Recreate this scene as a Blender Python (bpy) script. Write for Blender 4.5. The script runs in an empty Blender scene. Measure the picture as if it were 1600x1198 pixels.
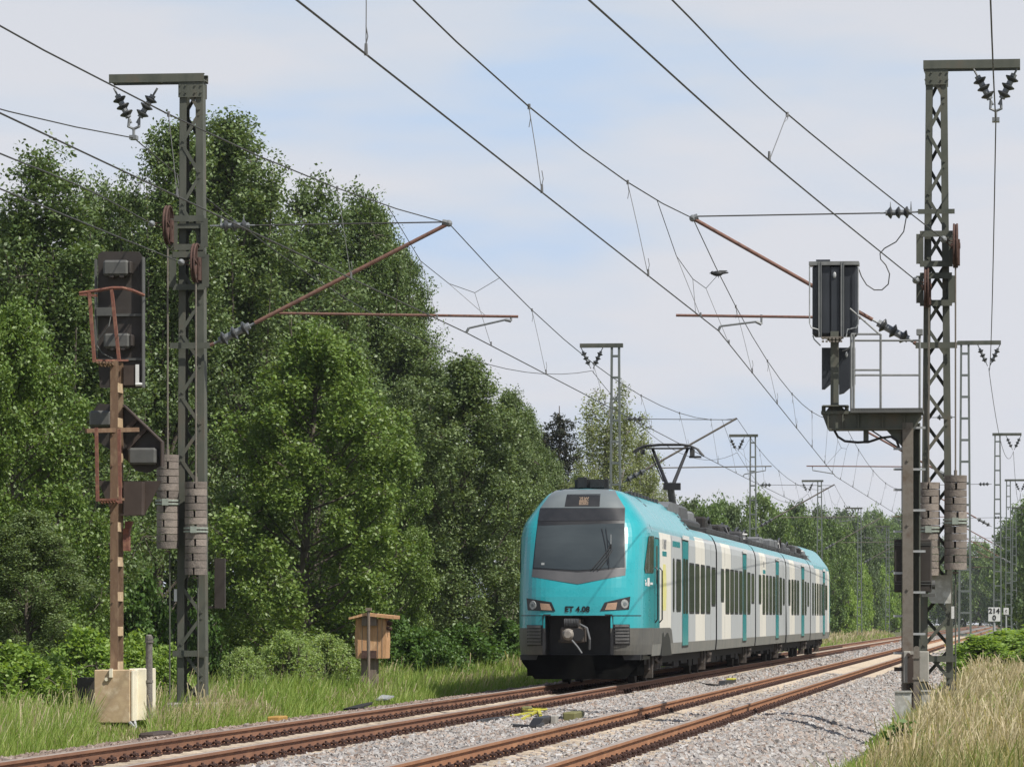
import bpy, math, random
import numpy as np
from mathutils import Vector, Matrix
R = math.radians
SC = bpy.context.scene
COL = SC.collection

# ------------------------------------------------------------------ camera geometry (track runs along +Y, rail top is z = 0)
F, HX, HY, EYE = 6800.0, 800.0, 965.0, 1.45
TH = math.atan(808.0 / F)
CT, ST = math.cos(TH), math.sin(TH)
def ray(px, py):
    a = (px - HX) / F
    return Vector((a * CT - ST, a * ST + CT, (HY - py) / F))
def onD(px, py, d): return Vector((0, 0, EYE)) + ray(px, py) * d
def onY(px, py, Y):
    r = ray(px, py); return Vector((0, 0, EYE)) + r * (Y / r.y)
def onX(px, py, X):
    r = ray(px, py); return Vector((0, 0, EYE)) + r * (X / r.x)

# ------------------------------------------------------------------ object helpers
def origin(o):
    v = Vector((0, 0, 0))
    while o is not None:
        v = v + o.location; o = o.parent
    return v
def tag(o, label=None, cat=None, group=None, kind=None):
    if label: o['label'] = label
    if cat: o['category'] = cat
    if group: o['group'] = group
    if kind: o['kind'] = kind
    return o
def empty(name, loc, label, cat, group=None):
    o = bpy.data.objects.new(name, None); COL.objects.link(o)
    o.location = loc; o.empty_display_size = 0.3
    return tag(o, label, cat, group)
def kids(o): return [c for c in bpy.data.objects if c.parent is o]
def copy_tree(o, parent=None):
    ch = kids(o)
    c = o.copy(); COL.objects.link(c); c.parent = parent
    for k in ch: copy_tree(k, c)
    return c

class MB:
    def __init__(s): s.v = []; s.f = []; s.m = []; s.mi = 0
    def add(s, vs, fs):
        b = len(s.v); s.v.extend([tuple(x) for x in vs])
        for f in fs: s.f.append(tuple(b + i for i in f)); s.m.append(s.mi)
    def box(s, c, size, rot=None):
        hx, hy, hz = size[0] / 2, size[1] / 2, size[2] / 2
        vs = [Vector((sx * hx, sy * hy, sz * hz)) for sx in (-1, 1) for sy in (-1, 1) for sz in (-1, 1)]
        if rot is not None: vs = [rot @ v for v in vs]
        c = Vector(c)
        s.add([v + c for v in vs], [(0, 1, 3, 2), (4, 6, 7, 5), (0, 4, 5, 1), (2, 3, 7, 6), (0, 2, 6, 4), (1, 5, 7, 3)])
    def bx(s, x0, x1, y0, y1, z0, z1):
        s.box(((x0 + x1) / 2, (y0 + y1) / 2, (z0 + z1) / 2), (x1 - x0, y1 - y0, z1 - z0))
    def cbox(s, x0, x1, y0, y1, z0, z1, b=0.02):
        # box whose twelve edges are chamfered
        vs = []; 
        for ax in range(3):
            for sx in (0, 1):
                for sy in (0, 1):
                    for sz in (0, 1):
                        p = [(x0, x1)[sx], (y0, y1)[sy], (z0, z1)[sz]]
                        for k, sg in enumerate((sx, sy, sz)):
                            if k != ax: p[k] += b if sg == 0 else -b
                        vs.append(p)
        I = lambda ax, a, b_, c: ax * 8 + a * 4 + b_ * 2 + c
        fs = []
        for e in (0, 1):
            fs.append((I(0, e, 0, 0), I(0, e, 1, 0), I(0, e, 1, 1), I(0, e, 0, 1)))
            fs.append((I(1, 0, e, 0), I(1, 1, e, 0), I(1, 1, e, 1), I(1, 0, e, 1)))
            fs.append((I(2, 0, 0, e), I(2, 1, 0, e), I(2, 1, 1, e), I(2, 0, 1, e)))
        for a in (0, 1):
            for b2 in (0, 1):
                fs.append((I(0, a, b2, 0), I(0, a, b2, 1), I(1, a, b2, 1), I(1, a, b2, 0)))
                fs.append((I(0, a, 0, b2), I(0, a, 1, b2), I(2, a, 1, b2), I(2, a, 0, b2)))
                fs.append((I(1, 0, a, b2), I(1, 1, a, b2), I(2, 1, a, b2), I(2, 0, a, b2)))
        for a in (0, 1):
            for b2 in (0, 1):
                for c in (0, 1): fs.append((I(0, a, b2, c), I(1, a, b2, c), I(2, a, b2, c)))
        s.add(vs, fs)
    def bar(s, p0, p1, w, h, up=(0, 0, 1)):
        p0 = Vector(p0); p1 = Vector(p1); d = p1 - p0
        if d.length < 1e-6: return
        d.normalize(); u = Vector(up)
        if abs(d.dot(u)) > .98: u = Vector((0, 1, 0))
        x = d.cross(u).normalized(); u = x.cross(d).normalized()
        vs = []
        for p in (p0, p1):
            for a, b in ((-1, -1), (1, -1), (1, 1), (-1, 1)): vs.append(p + x * (a * w / 2) + u * (b * h / 2))
        s.add(vs, [(0, 3, 2, 1), (4, 5, 6, 7), (0, 1, 5, 4), (1, 2, 6, 5), (2, 3, 7, 6), (3, 0, 4, 7)])
    def tube(s, pts, r, n=6):
        pts = [Vector(p) for p in pts]; k = len(pts)
        rr = r if isinstance(r, (list, tuple)) else [r] * k
        prev = None; vs = []
        for i, p in enumerate(pts):
            d = (pts[min(i + 1, k - 1)] - pts[max(i - 1, 0)])
            d = d.normalized() if d.length > 1e-9 else Vector((0, 0, 1))
            if prev is None:
                a = Vector((0, 0, 1)) if abs(d.z) < .9 else Vector((1, 0, 0))
                x = d.cross(a).normalized()
            else:
                x = prev - d * prev.dot(d)
                x = x.normalized() if x.length > 1e-6 else d.orthogonal().normalized()
            prev = x; y = d.cross(x)
            for j in range(n):
                t = 2 * math.pi * j / n
                vs.append(p + (x * math.cos(t) + y * math.sin(t)) * rr[i])
        fs = []
        for i in range(k - 1):
            for j in range(n):
                j2 = (j + 1) % n
                fs.append((i * n + j, i * n + j2, (i + 1) * n + j2, (i + 1) * n + j))
        fs.append(tuple(range(n))[::-1]); fs.append(tuple((k - 1) * n + j for j in range(n)))
        s.add(vs, fs)
    def cyl(s, p0, p1, r0, r1=None, n=12): s.tube([p0, p1], [r0, r0 if r1 is None else r1], n)
    def prism(s, poly, off):
        # polygon (3-D points) extruded by a vector
        off = Vector(off); k = len(poly); a = [Vector(p) for p in poly]; b = [p + off for p in a]
        fs = [tuple(range(k))[::-1], tuple(range(k, 2 * k))] + [(i, (i + 1) % k, k + (i + 1) % k, k + i) for i in range(k)]
        s.add(a + b, fs)
    def ball(s, c, rx, ry, rz, n=10, m=6):
        c = Vector(c); vs = []
        for i in range(m + 1):
            t = math.pi * i / m
            for j in range(n):
                p = 2 * math.pi * j / n
                vs.append(c + Vector((rx * math.sin(t) * math.cos(p), ry * math.sin(t) * math.sin(p), rz * math.cos(t))))
        s.add(vs, [(i * n + j, (i + 1) * n + j, (i + 1) * n + (j + 1) % n, i * n + (j + 1) % n) for i in range(m) for j in range(n)])
    def grid(s, P):
        # P: rows of 3-D points
        r, c = len(P), len(P[0])
        s.add([p for row in P for p in row], [(i * c + j, i * c + j + 1, (i + 1) * c + j + 1, (i + 1) * c + j) for i in range(r - 1) for j in range(c - 1)])
    def build(s, name, mats, parent=None, loc=None, smooth=False, label=None, cat=None, group=None, kind=None):
        if not isinstance(mats, (list, tuple)): mats = [mats]
        me = bpy.data.meshes.new(name)
        o0 = origin(parent) if parent is not None else Vector(loc if loc is not None else (0, 0, 0))
        me.from_pydata([(x - o0.x, y - o0.y, z - o0.z) for x, y, z in s.v], [], s.f)
        for m in mats: me.materials.append(m)
        if len(mats) > 1: me.polygons.foreach_set('material_index', s.m)
        me.update()
        fix_normals(me)
        if smooth:
            me.polygons.foreach_set('use_smooth', [True] * len(me.polygons))
            try: me.set_sharp_from_angle(angle=R(smooth if smooth is not True else 40))
            except Exception: pass
        o = bpy.data.objects.new(name, me); COL.objects.link(o)
        if parent is not None: o.parent = parent
        else: o.location = o0
        return tag(o, label, cat, group, kind)

import bmesh
def fix_normals(me):
    if len(me.polygons) > 60000: return
    bm = bmesh.new(); bm.from_mesh(me)
    bmesh.ops.recalc_face_normals(bm, faces=bm.faces); bm.to_mesh(me); bm.free()

def npmesh(name, V, Fc, mats, parent=None, loc=(0, 0, 0), smooth=False, mi=None, label=None, cat=None, group=None, kind=None):
    V = np.asarray(V, np.float32).reshape(-1, 3) - np.array(origin(parent) if parent is not None else loc, np.float32)
    Fc = np.asarray(Fc, np.int32); m, k = Fc.shape
    me = bpy.data.meshes.new(name)
    me.vertices.add(len(V)); me.vertices.foreach_set('co', V.ravel())
    me.loops.add(m * k); me.loops.foreach_set('vertex_index', Fc.ravel())
    me.polygons.add(m); me.polygons.foreach_set('loop_start', np.arange(0, m * k, k, dtype=np.int32))
    if not isinstance(mats, (list, tuple)): mats = [mats]
    for x in mats: me.materials.append(x)
    if mi is not None: me.polygons.foreach_set('material_index', np.asarray(mi, np.int32))
    me.polygons.foreach_set('use_smooth', np.full(m, bool(smooth)))
    me.update(calc_edges=True)
    o = bpy.data.objects.new(name, me); COL.objects.link(o)
    if parent is not None: o.parent = parent
    else: o.location = loc
    return tag(o, label, cat, group, kind)

# ------------------------------------------------------------------ materials
def ramp(nt, stops):
    r = nt.nodes.new('ShaderNodeValToRGB'); e = r.color_ramp.elements
    while len(e) < len(stops): e.new(.5)
    for i, (p, c) in enumerate(stops):
        e[i].position = p; e[i].color = (*c, 1)
    return r
def pmat(name, c1, c2=None, scale=4.0, rough=.6, metal=0.0, bump=0.0, bscale=30.0, detail=5.0, stretch=(1, 1, 1), lo=.35, hi=.65, spec=.5, c3=None, coat=0.0, rvar=0.0):
    m = bpy.data.materials.new(name); m.use_nodes = True
    nt = m.node_tree; b = nt.nodes['Principled BSDF']; L = nt.links.new
    b.inputs['Roughness'].default_value = rough; b.inputs['Metallic'].default_value = metal
    b.inputs['Specular IOR Level'].default_value = spec
    if coat: b.inputs['Coat Weight'].default_value = coat; b.inputs['Coat Roughness'].default_value = .08
    tc = nt.nodes.new('ShaderNodeTexCoord'); mp = nt.nodes.new('ShaderNodeMapping')
    mp.inputs['Scale'].default_value = stretch; L(tc.outputs['Object'], mp.inputs['Vector'])
    if c2 is None: c2 = tuple(x * .8 for x in c1)
    n = nt.nodes.new('ShaderNodeTexNoise'); n.inputs['Scale'].default_value = scale; n.inputs['Detail'].default_value = detail
    n.inputs['Roughness'].default_value = .62
    L(mp.outputs['Vector'], n.inputs['Vector'])
    st = [(lo, c1), (hi, c2)] if c3 is None else [(lo, c1), ((lo + hi) / 2, c2), (hi, c3)]
    r = ramp(nt, st); L(n.outputs['Fac'], r.inputs['Fac']); L(r.outputs['Color'], b.inputs['Base Color'])
    if rvar:
        mr = nt.nodes.new('ShaderNodeMapRange'); mr.inputs['To Min'].default_value = max(0, rough - rvar); mr.inputs['To Max'].default_value = min(1, rough + rvar)
        L(n.outputs['Fac'], mr.inputs['Value']); L(mr.outputs['Result'], b.inputs['Roughness'])
    if bump:
        n2 = nt.nodes.new('ShaderNodeTexNoise'); n2.inputs['Scale'].default_value = bscale; n2.inputs['Detail'].default_value = 4
        L(mp.outputs['Vector'], n2.inputs['Vector'])
        bp = nt.nodes.new('ShaderNodeBump'); bp.inputs['Strength'].default_value = bump; bp.inputs['Distance'].default_value = .02
        L(n2.outputs['Fac'], bp.inputs['Height']); L(bp.outputs['Normal'], b.inputs['Normal'])
    return m
def leafmat(name, ca, cb, cc, trans=.3, rough=.5, spread=.12):
    m = bpy.data.materials.new(name); m.use_nodes = True; nt = m.node_tree; L = nt.links.new
    b = nt.nodes['Principled BSDF']; out = nt.nodes['Material Output']
    b.inputs['Roughness'].default_value = rough; b.inputs['Specular IOR Level'].default_value = .35
    g = nt.nodes.new('ShaderNodeNewGeometry'); oi = nt.nodes.new('ShaderNodeObjectInfo')
    ad = nt.nodes.new('ShaderNodeMath'); ad.operation = 'MULTIPLY_ADD'; ad.inputs[1].default_value = spread * 2; ad.inputs[2].default_value = -spread
    L(oi.outputs['Random'], ad.inputs[0])
    a2 = nt.nodes.new('ShaderNodeMath'); a2.operation = 'ADD'; L(ad.outputs[0], a2.inputs[0]); L(g.outputs['Random Per Island'], a2.inputs[1])
    r = ramp(nt, [(.08, ca), (.5, cb), (.95, cc)]); L(a2.outputs[0], r.inputs['Fac'])
    L(r.outputs['Color'], b.inputs['Base Color'])
    t = nt.nodes.new('ShaderNodeBsdfTranslucent')
    mx = nt.nodes.new('ShaderNodeMix'); mx.data_type = 'RGBA'; mx.blend_type = 'MULTIPLY'; mx.inputs[0].default_value = 1
    mx.inputs[7].default_value = (1.5, 1.45, .6, 1); L(r.outputs['Color'], mx.inputs[6]); L(mx.outputs[2], t.inputs['Color'])
    ms = nt.nodes.new('ShaderNodeMixShader'); ms.inputs[0].default_value = trans
    L(b.outputs[0], ms.inputs[1]); L(t.outputs[0], ms.inputs[2]); L(ms.outputs[0], out.inputs['Surface'])
    return m
def stonemat(name, cols, rough=.9):
    m = bpy.data.materials.new(name); m.use_nodes = True; nt = m.node_tree; L = nt.links.new
    b = nt.nodes['Principled BSDF']; b.inputs['Roughness'].default_value = rough; b.inputs['Specular IOR Level'].default_value = .25
    g = nt.nodes.new('ShaderNodeNewGeometry')
    r = ramp(nt, [(i / (len(cols) - 1), c) for i, c in enumerate(cols)]); L(g.outputs['Random Per Island'], r.inputs['Fac'])
    L(r.outputs['Color'], b.inputs['Base Color'])
    return m
def emat(name, col, strength):
    m = bpy.data.materials.new(name); m.use_nodes = True; b = m.node_tree.nodes['Principled BSDF']
    b.inputs['Base Color'].default_value = (*[c * .5 for c in col], 1)
    b.inputs['Emission Color'].default_value = (*col, 1); b.inputs['Emission Strength'].default_value = strength
    return m

M = {}
M['turq'] = pmat('turquoise_paint', (.018, .295, .33), (.022, .325, .36), 2.2, rough=.30, coat=.35, rvar=.14, c3=(.024, .30, .325), lo=.3, hi=.75)
M['silver'] = pmat('silver_grey_paint', (.39, .41, .42), (.45, .47, .475), 1.3, rough=.42, spec=.4, rvar=.1, stretch=(1, 2.5, .22), c3=(.40, .405, .395), lo=.28, hi=.72)
M['cream'] = pmat('cream_paint', (.66, .635, .56), (.72, .695, .62), 1.3, rough=.45, stretch=(1, 2.5, .22), c3=(.62, .585, .50), lo=.28, hi=.72)
M['skirt'] = pmat('dusty_skirt_paint', (.16, .165, .15), (.21, .20, .175), 2.0, rough=.6, stretch=(1, 1, .5))
M['cabgrey'] = pmat('cab_grey_paint', (.13, .15, .155), (.155, .175, .18), 1.5, rough=.42, coat=.15)
M['bandgrey'] = pmat('band_grey_paint', (.075, .075, .078), (.09, .088, .09), 3, rough=.5)
M['black'] = pmat('black_plastic', (.012, .012, .013), (.02, .02, .021), 5, rough=.45)
M['under'] = pmat('dark_underframe', (.008, .007, .006), (.018, .015, .013), 4, rough=.85)
M['undergrime'] = pmat('grimy_bogie_steel', (.035, .029, .024), (.085, .068, .055), 6, rough=.8)
M['roofgear'] = pmat('grey_roof_equipment', (.10, .105, .11), (.15, .155, .16), 4, rough=.6)
M['roofdark'] = pmat('dark_roof_equipment', (.03, .03, .032), (.055, .055, .055), 5, rough=.65)
M['roof'] = pmat('roof_grey', (.22, .235, .24), (.27, .28, .28), 2, rough=.6)
M['glass'] = pmat('tinted_window_glass', (.045, .052, .042), (.085, .088, .070), .45, rough=.06, spec=.6)
M['screen'] = pmat('windscreen_glass', (.024, .031, .035), (.062, .074, .078), .55, rough=.08, spec=.42, rvar=.06, stretch=(.5, 1, 1.6), lo=.3, hi=.7)
M['screen2'] = pmat('dusty_dark_glass', (.022, .023, .025), (.03, .03, .032), 6, rough=.25)
M['yellow'] = pmat('yellow_marking', (.62, .58, .12), (.70, .66, .35), 8, rough=.5)
M['lens'] = pmat('headlight_lens', (.35, .36, .35), (.20, .21, .2), 25, rough=.1, spec=.8)
M['amber'] = pmat('peach_reflector', (.55, .36, .24), (.42, .26, .17), 60, rough=.3, spec=.7)
M['led'] = emat('amber_led', (.55, .38, .25), .55)
M['white'] = pmat('white_enamel', (.72, .72, .70), (.64, .64, .62), 6, rough=.45)
M['ink'] = pmat('black_lettering', (.015, .015, .015), (.02, .02, .02), 5, rough=.6)
M['greyink'] = pmat('grey_lettering', (.25, .26, .27), (.28, .29, .3), 5, rough=.6)
M['mast'] = pmat('weathered_green_grey_mast_paint', (.055, .062, .048), (.088, .092, .072), 3.0, rough=.7, c3=(.115, .092, .066), stretch=(1, 1, .4), lo=.3, hi=.75)
M['mastfar'] = pmat('galvanised_mast_steel', (.115, .135, .125), (.15, .165, .155), 2.0, rough=.6)
M['mastrust'] = pmat('brown_grey_steel', (.125, .108, .085), (.175, .155, .13), 4, rough=.8, c3=(.115, .085, .062), lo=.3, hi=.7)
M['rusttube'] = pmat('rust_red_tube', (.145, .072, .050), (.20, .105, .078), 9, rough=.8, c3=(.12, .068, .055))
M['insul'] = pmat('dark_insulator', (.035, .037, .037), (.055, .057, .057), 8, rough=.35)
M['insulgrey'] = pmat('grey_insulator', (.16, .17, .175), (.21, .22, .225), 8, rough=.4)
M['wire'] = pmat('dark_copper_wire', (.045, .045, .043), (.06, .058, .055), 3, rough=.6)
M['thin'] = pmat('steel_dropper_wire', (.13, .13, .13), (.16, .16, .16), 3, rough=.6)
M['weight'] = pmat('grey_concrete_weight', (.155, .130, .112), (.235, .20, .172), 7, rough=.95, bump=.6, bscale=50, c3=(.115, .10, .09), lo=.3, hi=.72)
M['strap'] = pmat('pale_green_strap', (.32, .36, .31), (.24, .27, .23), 12, rough=.7)
M['rustwheel'] = pmat('rusty_pulley', (.06, .03, .022), (.10, .055, .042), 14, rough=.85)
M['sigbrown'] = pmat('dark_brown_signal_paint', (.028, .022, .018), (.042, .034, .028), 3, rough=.65)
M['sighood'] = pmat('brown_hood_paint', (.042, .028, .021), (.058, .040, .031), 3, rough=.7)
M['siglamp'] = pmat('grey_lamp_housing', (.075, .075, .07), (.10, .10, .092), 5, rough=.55)
M['sigpost'] = pmat('ochre_rusty_post', (.215, .140, .080), (.145, .085, .050), 5, rough=.85, c3=(.28, .195, .12), stretch=(1, 1, .35), lo=.3, hi=.7)
M['redrust'] = pmat('red_rust_guard', (.24, .085, .048), (.15, .06, .042), 7, rough=.8, c3=(.28, .14, .085), lo=.3, hi=.7)
M['boxtan'] = pmat('tan_stained_box_paint', (.54, .41, .25), (.42, .30, .18), 4.5, rough=.7, c3=(.62, .50, .34), lo=.3, hi=.7)
M['boxlit'] = pmat('sunlit_box_paint', (.78, .73, .58), (.72, .65, .49), 3.5, rough=.6)  # brighter light on the cabinet's right side is painted into this tone
M['conc'] = pmat('grey_concrete', (.27, .24, .21), (.34, .31, .275), 14, rough=.95, bump=.3, bscale=60)
M['lichenpost'] = pmat('lichen_post', (.12, .105, .095), (.19, .175, .155), 18, rough=.95, bump=.4, bscale=60)
M['slate'] = pmat('slate_signal_back', (.022, .026, .032), (.030, .034, .042), 2, rough=.5)
M['sigframe'] = pmat('grey_signal_frame', (.16, .165, .16), (.22, .225, .22), 6, rough=.55)
M['galv'] = pmat('galvanised_steel', (.32, .33, .33), (.42, .43, .43), 12, rough=.5, metal=.2)
M['jbox'] = pmat('pale_metal_box', (.30, .285, .25), (.36, .34, .30), 7, rough=.6)
M['plate'] = pmat('weathered_white_plate', (.48, .48, .45), (.36, .35, .31), 6, rough=.7, c3=(.55, .55, .52), bump=.2, bscale=20)
M['wood'] = pmat('weathered_orange_wood', (.60, .36, .18), (.46, .25, .12), 3.5, rough=.75, c3=(.68, .46, .27), stretch=(6, 6, .6), lo=.3, hi=.7, bump=.2)
M['woodgrey'] = pmat('grey_weathered_wood', (.16, .125, .095), (.22, .175, .14), 6, rough=.9, stretch=(5, 5, .5))
M['yel'] = pmat('yellow_plastic', (.50, .46, .03), (.42, .38, .03), 6, rough=.5)
M['olive'] = pmat('olive_box', (.13, .125, .04), (.17, .16, .06), 9, rough=.7)
M['ochre'] = pmat('ochre_box', (.42, .25, .06), (.33, .19, .05), 12, rough=.8)
M['railweb'] = pmat('rail_rust', (.25, .120, .066), (.20, .094, .054), 2.2, rough=.85, c3=(.285, .145, .08), stretch=(1, .35, 1), lo=.3, hi=.7)
M['railweb2'] = pmat('rail_orange_rust', (.35, .170, .085), (.28, .132, .066), 2.2, rough=.85, c3=(.39, .20, .10), stretch=(1, .35, 1), lo=.3, hi=.7)
M['railtop'] = pmat('worn_rail_head', (.28, .225, .185), (.35, .29, .245), 3, rough=.5, metal=.1, stretch=(1, .15, 1))
M['sleeper'] = pmat('dusty_concrete_sleeper', (.52, .43, .33), (.41, .335, .25), 9, rough=.92, c3=(.58, .50, .40), lo=.3, hi=.7)
M['clip'] = pmat('rusty_rail_clip', (.045, .022, .017), (.08, .04, .03), 30, rough=.85)
M['trunk'] = pmat('grey_brown_bark', (.075, .062, .048), (.13, .11, .088), 6, rough=.95, stretch=(3, 3, .5), bump=.4, bscale=12)
M['bark_birch'] = pmat('pale_birch_bark', (.42, .40, .37), (.12, .10, .09), 5, rough=.9, stretch=(1, 1, 3))

def object_tint(m, lo, hi):
    # every object that wears the material gets its own slight tone
    nt = m.node_tree; b = nt.nodes['Principled BSDF']; src = b.inputs['Base Color'].links[0].from_socket
    oi = nt.nodes.new('ShaderNodeObjectInfo'); mr = nt.nodes.new('ShaderNodeMapRange'); mr.inputs['To Min'].default_value = lo; mr.inputs['To Max'].default_value = hi
    nt.links.new(oi.outputs['Random'], mr.inputs['Value'])
    mx = nt.nodes.new('ShaderNodeVectorMath'); mx.operation = 'SCALE'; nt.links.new(src, mx.inputs[0]); nt.links.new(mr.outputs['Result'], mx.inputs['Scale'])
    nt.links.new(mx.outputs[0], b.inputs['Base Color'])
object_tint(M['sleeper'], .72, 1.12); object_tint(M['weight'], .72, 1.2); object_tint(M['glass'], .7, 1.5); object_tint(M['roofgear'], .6, 1.3)
# ------------------------------------------------------------------ camera, light, sky
cam = bpy.data.cameras.new('camera'); co = bpy.data.objects.new('camera', cam); COL.objects.link(co); SC.camera = co
cam.sensor_width = 36; cam.lens = 36 * F / 1600; cam.shift_y = (HY - 599) / 1600; cam.clip_start = 1; cam.clip_end = 6000
co.location = (0, 0, EYE); co.rotation_euler = (R(90), 0, TH)
SUN_EL, SUN_AZ = R(52), math.atan2(-.52, .85)       # direction towards the sun in the x-y plane
sd = Vector((math.cos(SUN_EL) * math.cos(SUN_AZ), math.cos(SUN_EL) * math.sin(SUN_AZ), math.sin(SUN_EL)))
sun = bpy.data.lights.new('sun', 'SUN'); so = bpy.data.objects.new('sun', sun); COL.objects.link(so)
sun.energy = 5.0; sun.angle = R(.55); sun.color = (1, .955, .88)
so.rotation_euler = sd.to_track_quat('Z', 'Y').to_euler(); so.location = (60, 20, 60)
w = bpy.data.worlds.new('World'); SC.world = w; w.use_nodes = True
nt = w.node_tree; L = nt.links.new; bg = nt.nodes['Background']; bg.inputs['Strength'].default_value = 1.0
sky = nt.nodes.new('ShaderNodeTexSky'); sky.sky_type = 'NISHITA'; sky.sun_disc = False
sky.sun_elevation = SUN_EL; sky.sun_rotation = math.atan2(sd.x, sd.y); sky.air_density = 1.0; sky.dust_density = .6; sky.ozone_density = 1.0
sk = nt.nodes.new('ShaderNodeVectorMath'); sk.operation = 'SCALE'; sk.inputs['Scale'].default_value = .085; L(sky.outputs[0], sk.inputs[0])
tc = nt.nodes.new('ShaderNodeTexCoord'); mp = nt.nodes.new('ShaderNodeMapping'); mp.inputs['Scale'].default_value = (7.0, 7.0, 30.0)
mp.inputs['Location'].default_value = (1.3, .4, .9)
L(tc.outputs['Generated'], mp.inputs['Vector'])
n1 = nt.nodes.new('ShaderNodeTexNoise'); n1.inputs['Scale'].default_value = 1.0; n1.inputs['Detail'].default_value = 4; n1.inputs['Roughness'].default_value = .48
L(mp.outputs[0], n1.inputs['Vector'])
sx = nt.nodes.new('ShaderNodeSeparateXYZ'); L(tc.outputs['Generated'], sx.inputs[0])
# thin cloud veil low in the sky: pale lavender grey with bluer gaps
cr = ramp(nt, [(.30, (.49, .61, .79)), (.39, (.59, .645, .735)), (.48, (.655, .67, .72))]); L(n1.outputs['Fac'], cr.inputs['Fac'])
el = nt.nodes.new('ShaderNodeMapRange'); el.inputs['From Min'].default_value = .10; el.inputs['From Max'].default_value = .6
el.inputs['To Min'].default_value = 1.0; el.inputs['To Max'].default_value = .15; L(sx.outputs['Z'], el.inputs['Value'])
mx = nt.nodes.new('ShaderNodeMix'); mx.data_type = 'RGBA'; L(el.outputs[0], mx.inputs[0]); L(sk.outputs[0], mx.inputs[6]); L(cr.outputs['Color'], mx.inputs[7])
L(mx.outputs[2], bg.inputs['Color'])
SC.view_settings.view_transform = 'Standard'; SC.view_settings.look = 'None'; SC.view_settings.exposure = .14; SC.view_settings.gamma = 1
SC.render.engine = 'CYCLES'
SC.cycles.max_bounces = 6; SC.cycles.diffuse_bounces = 3; SC.cycles.glossy_bounces = 3; SC.cycles.transmission_bounces = 4; SC.cycles.transparent_max_bounces = 8
SC.cycles.use_denoising = True; SC.cycles.denoiser = 'OPENIMAGEDENOISE'; SC.cycles.denoising_input_passes = 'RGB_ALBEDO_NORMAL'; SC.cycles.sample_clamp_indirect = 4

# ------------------------------------------------------------------ ground and track bed
rng = np.random.default_rng(7)
prof = [(-700, -.6), (-300, -.6), (-60, -.6), (-30, -.6), (-20, -.5), (-16, -.42), (-14, -.40), (-12.8, -.42), (-12, -.55), (-3, -.6), (-2.4, -.52), (-1.9, -.38), (-1.3, -.22), (-.5, -.16), (1, -.12), (4, -.10), (12, -.1), (60, -.1), (300, -.1), (700, -.1)]
ys = [-120, 0, 40, 60, 80, 100, 130, 170, 230, 320, 450, 650, 900, 1200]
mb = MB(); mb.grid([[(x, y, z) for x, z in prof] for y in ys])
gm = pmat('grassy_ground', (.055, .075, .022), (.10, .10, .04), 1.6, rough=.95, c3=(.13, .115, .06), detail=8, bump=.5, bscale=9)
mb.build('ground', gm, kind='structure')
bed = [(-13.0, -.46), (-12.4, -.31), (-11.7, -.235), (-11.0, -.215), (-10.4, -.225), (-9.6, -.235), (-8.8, -.225), (-8.2, -.215), (-7.75, -.25), (-7.4, -.25), (-6.9, -.215), (-6.3, -.225), (-5.5, -.25), (-4.7, -.225), (-4.05, -.215), (-3.6, -.27), (-2.9, -.47), (-2.3, -.62)]
mb = MB(); mb.grid([[(x, y, z) for x, z in bed] for y in (15, 60, 120, 300, 600, 900)])
bm_ = pmat('ballast_bed_stone', (.13, .115, .10), (.21, .19, .17), 24, rough=.95, c3=(.29, .27, .25), bump=1.0, bscale=26, detail=6)
mb.build('ballast_bed', bm_, kind='structure')

def stones(name, x0, x1, y0, y1, n, size, mat, sx0=None, seed=1):
    r = np.random.default_rng(seed)
    x = r.uniform(x0, x1, n); t = r.uniform(0, 1, n)
    # equal density seen in the picture: spread as 1/y
    y = y0 * (y1 / y0) ** t
    bx_, bz_ = np.array([p[0] for p in bed]), np.array([p[1] for p in bed])
    z = np.interp(x, bx_, bz_)
    s = r.uniform(.55, 1.25, n)[:, None] * size * (1 + np.clip(y - 110, 0, 200) / 150)[:, None]
    cube = np.array([(a, b, c) for a in (-1, 1) for b in (-1, 1) for c in (-1, 1)], float) * .5
    V = np.repeat(cube[None], n, 0) * (1 + r.uniform(-.45, .35, (n, 8, 3)))
    V[:, :, 2] *= r.uniform(.45, .85, n)[:, None]
    V[:, :, 1] *= r.uniform(.7, 1.4, n)[:, None]
    q = r.normal(size=(n, 4)); q /= np.linalg.norm(q, axis=1)[:, None]
    a, b, c, d = q.T
    Rm = np.stack([np.stack([1 - 2 * (c * c + d * d), 2 * (b * c - a * d), 2 * (b * d + a * c)], -1),
                   np.stack([2 * (b * c + a * d), 1 - 2 * (b * b + d * d), 2 * (c * d - a * b)], -1),
                   np.stack([2 * (b * d - a * c), 2 * (c * d + a * b), 1 - 2 * (b * b + c * c)], -1)], 1)
    V = np.einsum('nij,nkj->nki', Rm, V) * s[:, :, None]
    V += np.stack([x, y, z + s[:, 0] * .18], -1)[:, None, :]
    f = np.array([(0, 1, 3, 2), (4, 6, 7, 5), (0, 4, 5, 1), (2, 3, 7, 6), (0, 2, 6, 4), (1, 5, 7, 3)])
    Fc = (np.arange(n)[:, None, None] * 8 + f[None]).reshape(-1, 4)
    return V.reshape(-1, 3), Fc
def stones_obj(name, regs, mat):
    Vs, Fs, b = [], [], 0
    for i, (x0, x1, y0, y1, n, size) in enumerate(regs):
        v, f = stones(name, x0, x1, y0, y1, n, size, mat, seed=i + len(name)); Vs.append(v); Fs.append(f + b); b += len(v)
    npmesh(name, np.concatenate(Vs), np.concatenate(Fs), mat, kind='stuff', label='crushed stone ballast lying along the railway tracks', cat='gravel')
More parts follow.
